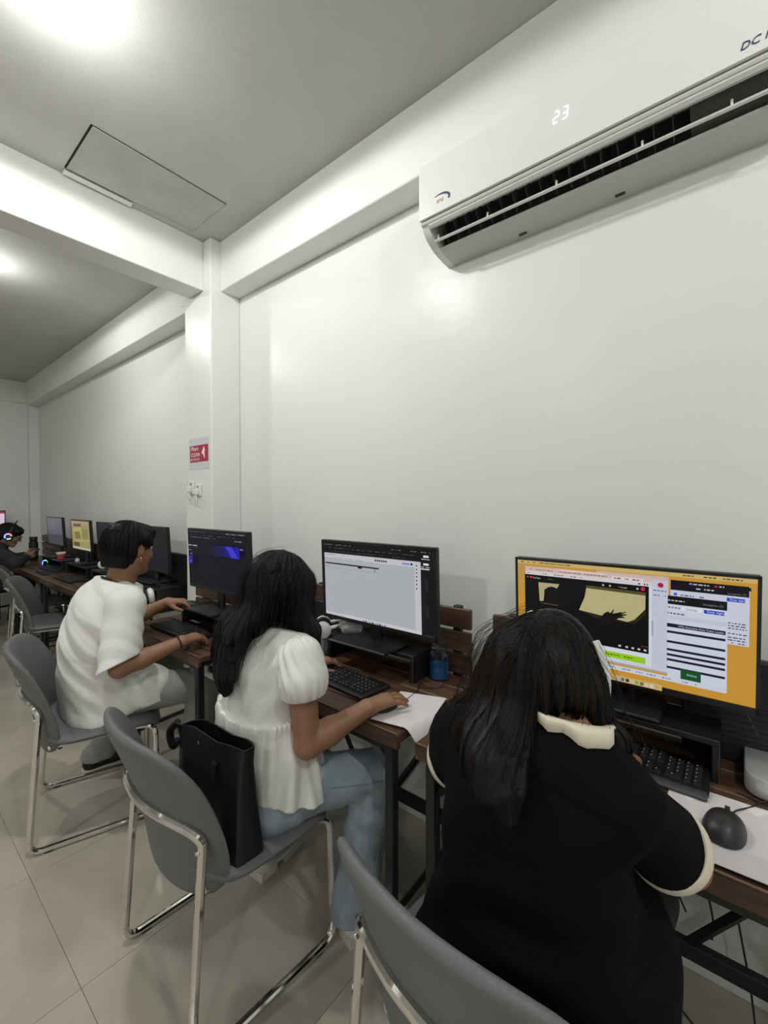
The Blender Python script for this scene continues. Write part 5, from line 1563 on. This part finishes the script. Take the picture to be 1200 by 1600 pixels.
for A, dd in (('R', V3(.22, -.02, 0)), ('L', V3(.21, -.02, 0))):
    b_ = Body(); hl = P3['an' + A] + V3(-.02, 0, -.099); shoe(b_, hl, hl + dd, .040); b_.cut(V3(0, 0, .016), V3(0, 0, -1))
    so = sdf_obj('shoe', b_, np.minimum(hl, hl + dd) - .07 + V3(0, 0, .07), np.maximum(hl, hl + dd) + .07 + V3(0, 0, .09), .005, M['matte'], t3)
    b_ = Body(); shoe(b_, hl - V3(0, 0, .03), hl + dd - V3(0, 0, .03), .043); b_.cut(V3(0, 0, .022), V3(0, 0, 1)); b_.cut(V3(0, 0, .001), V3(0, 0, -1))
    sdf_obj('shoe_sole', b_, np.minimum(hl, hl + dd) - .07 + V3(0, 0, .065), np.maximum(hl, hl + dd) + V3(.07, .07, .04), .004, M['shoewhite'], so)
# bracelet, ear ring
brp = along(P3['elR'], P3['wrR'], .95); bax = nrm(np.asarray(P3['wrR']) - P3['elR'])
br = MB(); a_ = np.cross(bax, UP); a_ /= np.linalg.norm(a_); c_ = np.cross(bax, a_)
for k in range(22):
    an_ = 2 * math.pi * k / 22; p = brp + (a_ * math.cos(an_) + c_ * math.sin(an_)) * .031 - np.array(P3['loc'])
    br.ell(tuple(p), (.0042, .0042, .0042), 8, 6)
tag(br.obj('bead_bracelet', mat('dark_beads', (.02, .014, .012), .4), t3), None)['kind'] = 'stuff'
ring_mesh(H3.p(.082, -.014, -.048) - np.array(P3['loc']), H3.f, .010, .0016, 20, 6).obj('hoop_earring', M['gold'], t3)
hm3 = Body()
hm3.u(H3.ell(0, -.020, .034, (.084, .108, .092)), .02)
hm3.u(H3.ell(0, -.062, -.020, (.074, .064, .085)), .04)
hm3.u(Cone(H3.p(-.045, .040, .085), H3.p(.050, .046, .076), .028, .028), .03)
hm3.u(Cone(H3.p(.066, .012, .05), H3.p(.072, .040, .028), .026, .014), .02); hm3.u(Cone(H3.p(-.066, .012, .05), H3.p(-.072, .040, .028), .026, .014), .02)
hm3.u(Cone(H3.p(.062, -.045, -.03), H3.p(.050, -.072, -.080), .026, .018), .03); hm3.u(Cone(H3.p(-.062, -.045, -.03), H3.p(-.050, -.072, -.080), .026, .018), .03)
hm3.sub(H3.ell(0, .112, -.030, (.090, .070, .075)), .02)
for s_ in (-1, 1): hm3.sub(H3.ell(s_ * .090, -.004, -.020, (.030, .028, .042)), .012)
hm3.cut(H3.p(0, -.04, -.098), -H3.u + H3.f * -.15)
hm3.disp = hgroove(22, H3, 2)
h3o = sdf_obj('hair', hm3, (.62, 2.02, 1.05), (1.0, 2.36, 1.40), .0035, M['hairbase'], t3)
strands('hair_strands', hm3, scalp(H3, 1100, 9, .02, (.085, .11, .09)), .012, 16, lambda r: r.uniform(.08, .17), h3o, M['hair'], pull=pull_from(H3, .5, .03, .75), seed=9, off=(-.002, .004), jit=.16, endz=float(H3.p(0, 0, -.105)[2]))
# headphones hung round his neck
hn = thing('neck_headphones', 'dark headphones with white ear cups hung round the neck of the young man', 'headphones', tuple(float(q) for q in P3['torso'][5]))
nc = np.zeros(3)
arc = [(-.082 * math.cos(R(a)) * .95 + .004 + .03 * max(0, (abs(a) - 60) / 60), .088 * math.sin(R(a)), .024 - .050 * (1 - math.cos(R(a)))) for a in range(-118, 119, 8)]
bnd = MB()
V = []
for i, p in enumerate(arc):
    p = Vector(p); rad_ = Vector((p.x, p.y, 0)).normalized()
    for (dr, dz) in ((-.003, -.011), (.003, -.011), (.003, .011), (-.003, .011)): V.append(tuple(p + rad_ * dr + Vector((0, 0, dz))))
n_ = len(arc)
bnd.add(V, [(i * 4 + j, i * 4 + (j + 1) % 4, (i + 1) * 4 + (j + 1) % 4, (i + 1) * 4 + j) for i in range(n_ - 1) for j in range(4)] + [(0, 1, 2, 3), ((n_ - 1) * 4 + 3, (n_ - 1) * 4 + 2, (n_ - 1) * 4 + 1, (n_ - 1) * 4)])
bnd.obj('headband', mat('headband_dark', (.02, .019, .025), .6), hn)
tk = MB()
for i in (6, 7, 8, 9):
    p = Vector(arc[i]); rad_ = Vector((p.x, p.y, 0)).normalized()
    tk.tube([tuple(p + rad_ * .0045 + Vector((0, 0, -.008))), tuple(p + rad_ * .0045 + Vector((0, 0, .008)))], .0016, 5)
tk.obj('band_marks', M['print'], hn)['kind'] = 'stuff'
for s_ in (-1, 1):
    ctr = Vector((.088, -.100 if s_ < 0 else .105, -.070))
    Rm = Matrix.Translation(ctr) @ Matrix.Rotation(R(-18), 4, 'Z') @ Matrix.Rotation(R(82), 4, 'Y')
    MB().lathe([(0, .020), (.026, .020), (.036, .013), (.038, .002), (.034, -.006), (0, -.008)], 24, M4=Rm).obj('ear_cup', M['white'], hn)
    MB().lathe([(.018, -.006), (.036, -.006), (.038, -.016), (.028, -.022), (.018, -.018)], 24, M4=Rm).obj('ear_pad', M['rubber'], hn)
    MB().tube(spline([arc[0] if s_ < 0 else arc[-1], (.075, .108 * s_, -.085), tuple(ctr + Vector((0, 0, .012)))], 5), .005, 6).obj('band_slider', M['plastic'], hn)

# ------------------------------------------------------------------ woman in black (nearest desk)
side1 = V3(0, 1, 0)
P1 = dict(label='woman with long dark hair in a black knit top with cream collar, seen from behind', loc=(.79, .27, 0),
    torso=[V3(.785, .280, .50), V3(.780, .282, .62), V3(.778, .285, .75), V3(.780, .282, .875), V3(.795, .255, .962), V3(.803, .228, 1.012)],
    tw=[.185, .168, .158, .165, .135, .062], td=[.130, .112, .105, .108, .084, .058], side=side1, head=V3(.872, .290, 1.084), hf=V3(1, .04, -.28),
    shR=V3(.788, .146, .940), shL=V3(.800, .440, .935), elR=V3(.955, .064, .772), elL=V3(.945, .540, .775), wrR=V3(1.150, .190, .790), wrL=V3(1.155, .370, .790),
    hpR=V3(.80, .18, .535), hpL=V3(.80, .37, .535), knR=V3(1.16, .17, .52), knL=V3(1.16, .42, .52), anR=V3(1.12, .18, .10), anL=V3(1.12, .42, .10),
    ftR=V3(1, 0, 0), ftL=V3(1, 0, 0), nr=.046, ra=.046, hsc=.95,
    handR=dict(axes=(V3(1, .25, -.04), V3(0, 0, -1), V3(0, 1, -.1)), curl=(.35, .5, .4)), handL=dict(axes=(V3(1, -.2, -.04), V3(0, 0, -1), V3(0, -1, -.1)), curl=(.35, .5, .4)))
t1, H1, s1 = build_person(P1)
kt = Body()
kt.u(Loft(P1['torso'][:5], [.218, .192, .172, .162, .132], [.172, .148, .128, .124, .094], side1, 2.3), .03)
kt.u(Cone(P1['torso'][4], P1['torso'][5] + V3(-.004, 0, -.004), .092, .066), .05)
for sh in (P1['shR'], P1['shL']): kt.u(Cone(along(P1['torso'][4], sh, .3), sh, .070, .064), .05)
kt.u(Ell(V3(.88, .155, .60), V3(.135, .095, .145)), .06); kt.u(Ell(V3(.745, .425, .54), V3(.12, .078, .11)), .05); kt.u(Ell(V3(.88, .40, .58), V3(.13, .085, .13)), .06)
fk = folds(60, (.3, .4, 1), 44, (.5, 1, -.3), .006, 61)
kt.disp = lambda p, d: fk(p, d) * np.clip((1.0 - p[..., 2]) / .2, .1, 1)
c1 = P1['torso'][5] + V3(0, 0, .018)
kt.cut(c1, V3(.30, 0, 1)); kt.cut(V3(.79, .27, .470), V3(0, 0, -1)); kt.sub(Cone(c1 - V3(0, 0, .012), c1 + V3(.03, 0, .1), .058), .004)
kto = sdf_obj('knit_top', kt, (.54, -.04, .45), (1.10, .58, 1.10), .005, M['blackknit'], t1)
for sh, el, k in ((P1['shR'], P1['elR'], .66), (P1['shL'], P1['elL'], .66)):
    o_, e_, d_ = sleeve('sleeve', sh, el, k, .064, .067, M['blackknit'], kto, folds(70, (.6, .4, .8), 50, (1, -.2, .5), .0045, 71), .0045, start=(along(P1['torso'][4], sh, .5), .068))
    ring_mesh(e_ + d_ * .006 - np.array(P1['loc']), d_, .0665, .0055, 44, 10, 2.4).obj('sleeve_trim', M['cream'], kto)
def collar_pt(u, t, o):
    a = 2 * math.pi * u; d = V3(math.cos(a), math.sin(a), 0)
    top = c1 + d * .0585 + V3(-.002, 0, .020 - .30 * .0585 * math.cos(a))
    r_ = .072 + .003 * math.sin(9 * a) + .012 * max(0, math.cos(a + 2.2)) ** 12
    low = on_surf(kt, c1 + d * r_ - V3(0, 0, .10), V3(0, 0, 1), .17) + V3(0, 0, .0035)
    k = t ** .8
    p = top * (1 - k) + low * k + V3(0, 0, 1) * .010 * math.sin(math.pi * t) + d * .006 * math.sin(math.pi * t)
    return tuple(p + d * o * .6 + V3(0, 0, o) - np.array(P1['loc']))
cg = {}
def cgp(u, t, o):
    k = (round(u * 40) % 40, round(t * 5), o)
    if k not in cg: cg[k] = collar_pt(k[0] / 40, k[1] / 5, o)
    return cg[k]
cm = MB().grid(lambda u, v: cgp(u, v, .003), 40, 5).grid(lambda u, v: cgp(1 - u, v, 0), 40, 5)
for tt in (0, 1): cm.grid(lambda u, v, tt=tt: cgp(u if tt else 1 - u, tt, 0 if v else .003), 40, 1)
cm.obj('collar', M['cream'], kto, sharp=70)
pn = Body()
for A in 'RL':
    hp, kn, an = P1['hp' + A], P1['kn' + A], P1['an' + A]
    pn.u(Cone(hp + V3(-.03, 0, 0), kn, .092, .076), .05); pn.u(Cone(kn, an + V3(0, 0, -.03), .074, .070), .02)
pn.u(Loft([V3(.785, .275, .49), V3(.78, .27, .6)], [.19, .17], [.135, .12], side1, 2.2), .05)
pn.disp = folds(40, (1, .2, .5), 30, (.4, 1, .3), .005, 81); pn.cut(V3(0, 0, .06), V3(0, 0, -1))
sdf_obj('trousers', pn, (.54, .02, .04), (1.30, .56, .70), .007, M['blackpants'], t1)
for A in 'RL':
    b_ = Body(); hl = P1['an' + A] + V3(-.02, 0, -.099); shoe(b_, hl, hl + V3(.21, 0, 0), .038); b_.cut(V3(0, 0, .002), V3(0, 0, -1))
    sdf_obj('shoe', b_, hl - .07 + V3(0, 0, .07), hl + V3(.28, .07, .14), .006, M['shoewhite'], t1)
tag(MB().tube([(-.132, -.135, .585), (-.135, -.137, .568), (-.133, -.136, .548)], .0022, 5).obj('white_stitch', M['cream'], kto), 'small cream side tag')
hm1 = Body()
hm1.u(H1.ell(0, -.016, .024, (.088, .110, .100)), .02)
hm1.u(H1.ell(0, -.055, -.035, (.084, .062, .080)), .04)
hm1.u(Loft([H1.p(-.01, -.070, .01), H1.p(-.040, -.085, -.060), V3(.718, .325, 1.020), V3(.664, .305, .995), V3(.642, .284, .965), V3(.640, .268, .930)], [.080, .070, .058, .050, .042, .014], [.045, .040, .034, .026, .016, .006], V3(-.15, 1, .0), 2.2), .05)
hm1.u(Cone(H1.p(-.076, -.035, -.03), V3(.765, .365, 1.015), .040, .028), .04); hm1.u(Cone(V3(.765, .365, 1.015), V3(.735, .395, .990), .024, .012), .03); hm1.u(Cone(V3(.735, .395, .990), V3(.690, .365, .945), .016, .006), .03)
hm1.u(Cone(H1.p(.070, -.02, -.01), H1.p(.082, -.010, -.070), .040, .034), .03); hm1.u(Cone(H1.p(.082, -.010, -.070), V3(.815, .160, 1.020), .034, .022), .03); hm1.u(Cone(V3(.815, .160, 1.020), V3(.82, .150, .995), .022, .010), .02)
hm1.sub(H1.ell(0, .100, -.040, (.062, .078, .080)), .03)
hm1.sub(Ell(c1 + V3(-.060, -.030, .012), V3(.050, .062, .040)), .02)
hm1.disp = hgroove(24, H1, 4)
h1o = sdf_obj('hair', hm1, (.58, .06, .86), (1.04, .52, 1.26), .0038, M['hairbase'], t1)
strands('hair_strands', hm1, scalp(H1, 3200, 13, -.015), .013, 42, lambda r: r.uniform(.20, .56), h1o, M['hairbrown'], pull=pull_from(H1, .8, -.015), seed=13, endz=.915, off=(-.002, .0045), rad=.0006)
strands('loose_strands', hm1, scalp(H1, 90, 14, -.02), .014, 30, lambda r: r.uniform(.20, .40), h1o, M['hairbrown'], pull=pull_from(H1, 1.6, .03), seed=14, endz=.93, off=(.006, .024), rad=.00035, jit=.35)
# headphones worn by the woman in black
hw = thing('worn_headphones', 'white headphones worn over the hair of the woman in black', 'headphones', tuple(float(q) for q in H1.c))
PB = [tuple(H1.r * (.099 * math.cos(R(a))) + H1.f * (.028 + .01 * math.sin(R(a))) + H1.u * (-.005 + .136 * math.sin(R(a)))) for a in range(0, 181, 8)]
PB = [tuple(np.array(p) - np.array(H1.r) * .006) for p in PB]
MB().tube(PB, .0055, 8).obj('headband', M['plastic'], hw)
for s_ in (-1, 1):
    q = [tuple(H1.r * (.101 * math.cos(R(a))) * 1.0 + H1.f * (.026 + .01 * math.sin(R(a))) + H1.u * (-.010 + .137 * math.sin(R(a)))) for a in (range(-12, 47, 6) if s_ > 0 else range(112, 193, 6))]
    if s_ < 0: q = [tuple(np.array(p) - np.array(H1.r) * .008) for p in q]
    MB().tube(q, [.0115] * len(q), 8).obj('band_sleeve', M['white'], hw)
    c_ = H1.r * (.094 * s_) + H1.f * .018 + H1.u * -.022
    Rm = Matrix((( *H1.f, 0), (*H1.u, 0), (*(H1.r * s_), 0), (0, 0, 0, 1))).transposed(); Rm.translation = Vector(c_)
    Rm = Matrix.Translation(Vector(c_)) @ Matrix(((H1.f[0], H1.u[0], H1.r[0] * s_, 0), (H1.f[1], H1.u[1], H1.r[1] * s_, 0), (H1.f[2], H1.u[2], H1.r[2] * s_, 0), (0, 0, 0, 1)))
    MB().lathe([(0, .012), (.026, .012), (.036, .006), (.038, -.004), (.034, -.010), (0, -.010)], 28, M4=Rm).obj('ear_cup', M['white'], hw)
    MB().lathe([(.016, -.008), (.035, -.008), (.037, -.016), (.028, -.024), (.016, -.02)], 24, M4=Rm).obj('ear_pad', M['rubber'], hw)

# ------------------------------------------------------------------ far person with glowing headphones
side4 = V3(.15, 1, 0)
P4 = dict(label='person in a charcoal hoodie with glowing headphones leaning over the far desk, holding a phone', loc=(.84, 6.32, 0),
    torso=[V3(.78, 6.38, .50), V3(.79, 6.37, .64), V3(.83, 6.34, .78), V3(.89, 6.28, .90), V3(.95, 6.24, .965), V3(.98, 6.22, .99)],
    tw=[.175, .155, .160, .175, .145, .065], td=[.125, .115, .115, .115, .085, .060], side=side4, head=V3(1.062, 6.165, 1.092), hf=V3(1, -.25, -.45),
    shR=V3(.925, 6.07, .925), shL=V3(.965, 6.40, .93), elR=V3(1.085, 5.99, .800), elL=V3(1.13, 6.45, .80), wrR=V3(1.205, 6.15, .835), wrL=V3(1.215, 6.26, .84),
    hpR=V3(.82, 6.28, .535), hpL=V3(.82, 6.47, .535), knR=V3(1.22, 6.25, .52), knL=V3(1.22, 6.50, .52), anR=V3(1.15, 6.25, .10), anL=V3(1.15, 6.50, .10),
    ftR=V3(1, 0, 0), ftL=V3(1, 0, 0), nr=.05, ra=.047, hsc=1.0, h=.006, skin=(.33, .20, .135),
    handR=dict(axes=(V3(.8, .5, .25), V3(-.3, .9, -.1), V3(.1, .2, 1)), curl=(.6, .8, .5)), handL=dict(axes=(V3(.8, -.5, .25), V3(-.3, -.9, -.1), V3(.1, -.2, 1)), curl=(.6, .8, .5)))
t4, H4, s4 = build_person(P4)
hd = Body()
hd.u(Loft(P4['torso'][:5], [.205, .19, .19, .20, .165], [.155, .145, .14, .138, .105], side4, 2.3), .03)
hd.u(Cone(P4['torso'][4], P4['torso'][5], .105, .075), .05)
for A in 'RL':
    hd.u(Cone(along(P4['torso'][4], P4['sh' + A], .3), P4['sh' + A], .08, .072), .05); hd.u(Cone(P4['sh' + A], P4['el' + A], .070, .060), .03); hd.u(Cone(P4['el' + A], along(P4['el' + A], P4['wr' + A], .85), .060, .046), .03)
hd.u(Cone(P4['torso'][5] + V3(-.06, .05, .01), P4['torso'][5] + V3(-.06, -.05, .01), .045), .05)
hd.disp = folds(30, (.4, .3, 1), 24, (1, .5, -.3), .006, 91); hd.cut(P4['torso'][5] + V3(.03, 0, .02), V3(.5, -.05, 1)); hd.cut(V3(0, 0, .47), V3(0, 0, -1))
sdf_obj('hoodie', hd, (.55, 5.85, .45), (1.32, 6.62, 1.10), .007, M['hoodie'], t4)
pn = Body()
for A in 'RL': pn.u(Cone(P4['hp' + A], P4['kn' + A], .09, .075), .05); pn.u(Cone(P4['kn' + A], P4['an' + A], .072, .068), .02)
pn.u(Loft([V3(.78, 6.38, .49), V3(.79, 6.37, .6)], [.19, .17], [.13, .12], side4), .05)
sdf_obj('trousers', pn, (.56, 6.05, .05), (1.34, 6.68, .72), .009, M['blackpants'], t4)
for A in 'RL':
    b_ = Body(); hl = P4['an' + A] + V3(-.02, 0, -.099); shoe(b_, hl, hl + V3(.21, 0, 0), .038); b_.cut(V3(0, 0, .002), V3(0, 0, -1))
    sdf_obj('shoe', b_, hl - .07 + V3(0, 0, .07), hl + V3(.28, .07, .14), .008, M['matte'], t4)
hm4 = Body()
hm4.u(H4.ell(0, -.018, .034, (.086, .110, .094)), .02); hm4.u(H4.ell(0, -.062, -.020, (.076, .060, .080)), .04); hm4.u(Cone(H4.p(-.05, .062, .070), H4.p(.05, .066, .062), .034), .03)
hm4.sub(H4.ell(0, .116, -.035, (.090, .070, .078)), .02); hm4.disp = hgroove(20, H4, 6)
h4o = sdf_obj('hair', hm4, H4.c - .2, H4.c + .2, .006, M['hairbase'], t4)
hp4 = thing('glowing_headphones', 'dark headphones with a rainbow ring light worn by the person in charcoal', 'headphones', tuple(float(q) for q in H4.c))
MB().tube([tuple(H4.r * (.096 * math.cos(R(a))) + H4.f * (-.005) + H4.u * (-.01 + .145 * math.sin(R(a)))) for a in range(0, 181, 8)], .008, 8).obj('headband', M['plastic'], hp4)
for s_ in (-1, 1):
    c_ = H4.r * (.098 * s_) + H4.f * .0 + H4.u * -.014
    Rm = Matrix.Translation(Vector(c_)) @ Matrix(((H4.f[0], H4.u[0], H4.r[0] * s_, 0), (H4.f[1], H4.u[1], H4.r[1] * s_, 0), (H4.f[2], H4.u[2], H4.r[2] * s_, 0), (0, 0, 0, 1)))
    MB().lathe([(0, .014), (.036, .014), (.046, .006), (.046, -.010), (0, -.014)], 28, M4=Rm).obj('ear_cup', M['plastic'], hp4)
    for k, c in enumerate(('led_r', 'led_g', 'led_b')):
        a0 = (30, -90, 110)[k]; n_ = (10, 8, 14)[k]
        MB().tube([tuple(Rm @ Vector((.028 * math.cos(R(a0 + q * 10)), .028 * math.sin(R(a0 + q * 10)), .0155))) for q in range(n_)], .0055, 6).obj('light_ring', M[c], hp4)
for s_ in (-1, 1):
    ring_mesh(np.array(H4.r) * .042 * s_ + np.array(H4.u) * .148, H4.f, .020, .0028, 20, 6).obj('ear_loop', M['plastic'], hp4)
gl_ = thing('glasses', 'dark framed glasses on the person in charcoal', 'glasses', tuple(float(q) for q in H4.p(0, .10, .0)))
for s_ in (-1, 1):
    ring_mesh(np.array(H4.r) * .033 * s_ + np.array(H4.f) * .004, H4.f, .023, .0020, 24, 6, X=H4.u).obj('lens_rim', M['matte'], gl_)
    MB().tube([tuple(H4.r * .056 * s_ + H4.f * .004), tuple(H4.r * .080 * s_ - H4.f * .09 + H4.u * .005)], .002, 5).obj('temple', M['matte'], gl_)
MB().tube([tuple(H4.r * -.011 + H4.f * .004), tuple(H4.f * .008 + H4.u * .003), tuple(H4.r * .011 + H4.f * .004)], .002, 5).obj('bridge', M['matte'], gl_)
pm_ = along(P4['wrR'], P4['wrL'], .5) + V3(.075, 0, .052)
phn = thing('smartphone', 'dark smartphone held in both hands by the person in charcoal', 'phone', tuple(float(q) for q in pm_), R(10))
MB().box((0, 0, 0), (.009, .075, .15), .003, M4=Matrix.Rotation(R(35), 4, 'Y') @ Matrix.Rotation(R(90), 4, 'X')).obj('phone_case', M['plastic'], phn)
MB().box((-.0048, 0, 0), (.001, .068, .142), .0003, M4=Matrix.Rotation(R(35), 4, 'Y') @ Matrix.Rotation(R(90), 4, 'X')).obj('phone_screen', M['matte'], phn)

# ------------------------------------------------------------------ black tote bag on the chair
tb = thing('tote_bag', 'black leather tote bag with strap, standing on the chair behind the blouse wearer', 'bag', (.682, 1.205, .452), R(-3))
bw, bh = .195, .29
def bagpt(u, v, o=0.0):
    """u round the bag 0..1, v up 0..1"""
    a = 2 * math.pi * u; k = 1 - .10 * v
    cx = math.copysign(abs(math.cos(a)) ** .35, math.cos(a)); sy = math.copysign(abs(math.sin(a)) ** .35, math.sin(a))
    dpt = (.056 - .030 * v) + .006 * math.sin(9 * u * 6.28 + 3 * v) * (1 - v) * .4
    lean = -.016 * v
    x = cx * (dpt - o) + lean; y = sy * (bw * (.96 + .04 * v) - o)
    z = bh * v + (.030 * (y / bw) * -1 * v + .012 * math.cos(a * 2) * v * .6)
    if v > .85: x += .010 * math.sin(y * 22) * (v - .85) / .15
    return (x, y, z + .002)
mb = MB().grid(lambda u, v: bagpt(u, v), 48, 14).grid(lambda u, v: bagpt(1 - u, .06 + .94 * v, .004), 48, 10)
V = [bagpt(k / 48, 1) for k in range(48)] + [bagpt(k / 48, 1, .004) for k in range(48)]
mb.add(V, [(k, (k + 1) % 48, 48 + (k + 1) % 48, 48 + k) for k in range(48)])
mb.add([bagpt(k / 48, 0) for k in range(48)], [tuple(range(48))])
M['leather'] = mat('black_leather', (.0075, .0075, .009), .42, bump=(240, .25, .0008))
mb.obj('bag_body', M['leather'], tb, sharp=60)
def strap(pts, w_, parent, name):
    P = spline(pts, 6); V = []; n_ = len(P)
    for i, p in enumerate(P):
        p = Vector(p)
        for dy, dx in ((-w_ / 2, 0), (w_ / 2, 0), (w_ / 2, .003), (-w_ / 2, .003)): V.append((p.x + dx, p.y + dy, p.z))
    MB().add(V, [(i * 4 + j, i * 4 + (j + 1) % 4, (i + 1) * 4 + (j + 1) % 4, (i + 1) * 4 + j) for i in range(n_ - 1) for j in range(4)] + [(0, 1, 2, 3), tuple((n_ - 1) * 4 + j for j in (3, 2, 1, 0))]).obj(name, M['leather'], parent)
strap([(-.046, -.085, .245), (-.056, -.084, .25), (-.064, -.088, .20), (-.068, -.098, .12), (-.068, -.112, .06), (-.064, -.120, .04)], .024, tb, 'shoulder_strap')
MB().lathe([(0, .003), (.004, .002), (.006, 0)], 12, M4=Matrix.Translation((-.0460, .03, .262)) @ Matrix.Rotation(R(-90), 4, 'Y')).obj('snap_stud', M['chrome'], tb)
MB().tube(spline([(-.04, .19, .27), (-.055, .215, .235), (-.05, .205, .19), (-.04, .19, .21)], 5), .012, 8).obj('side_handle', M['leather'], tb)
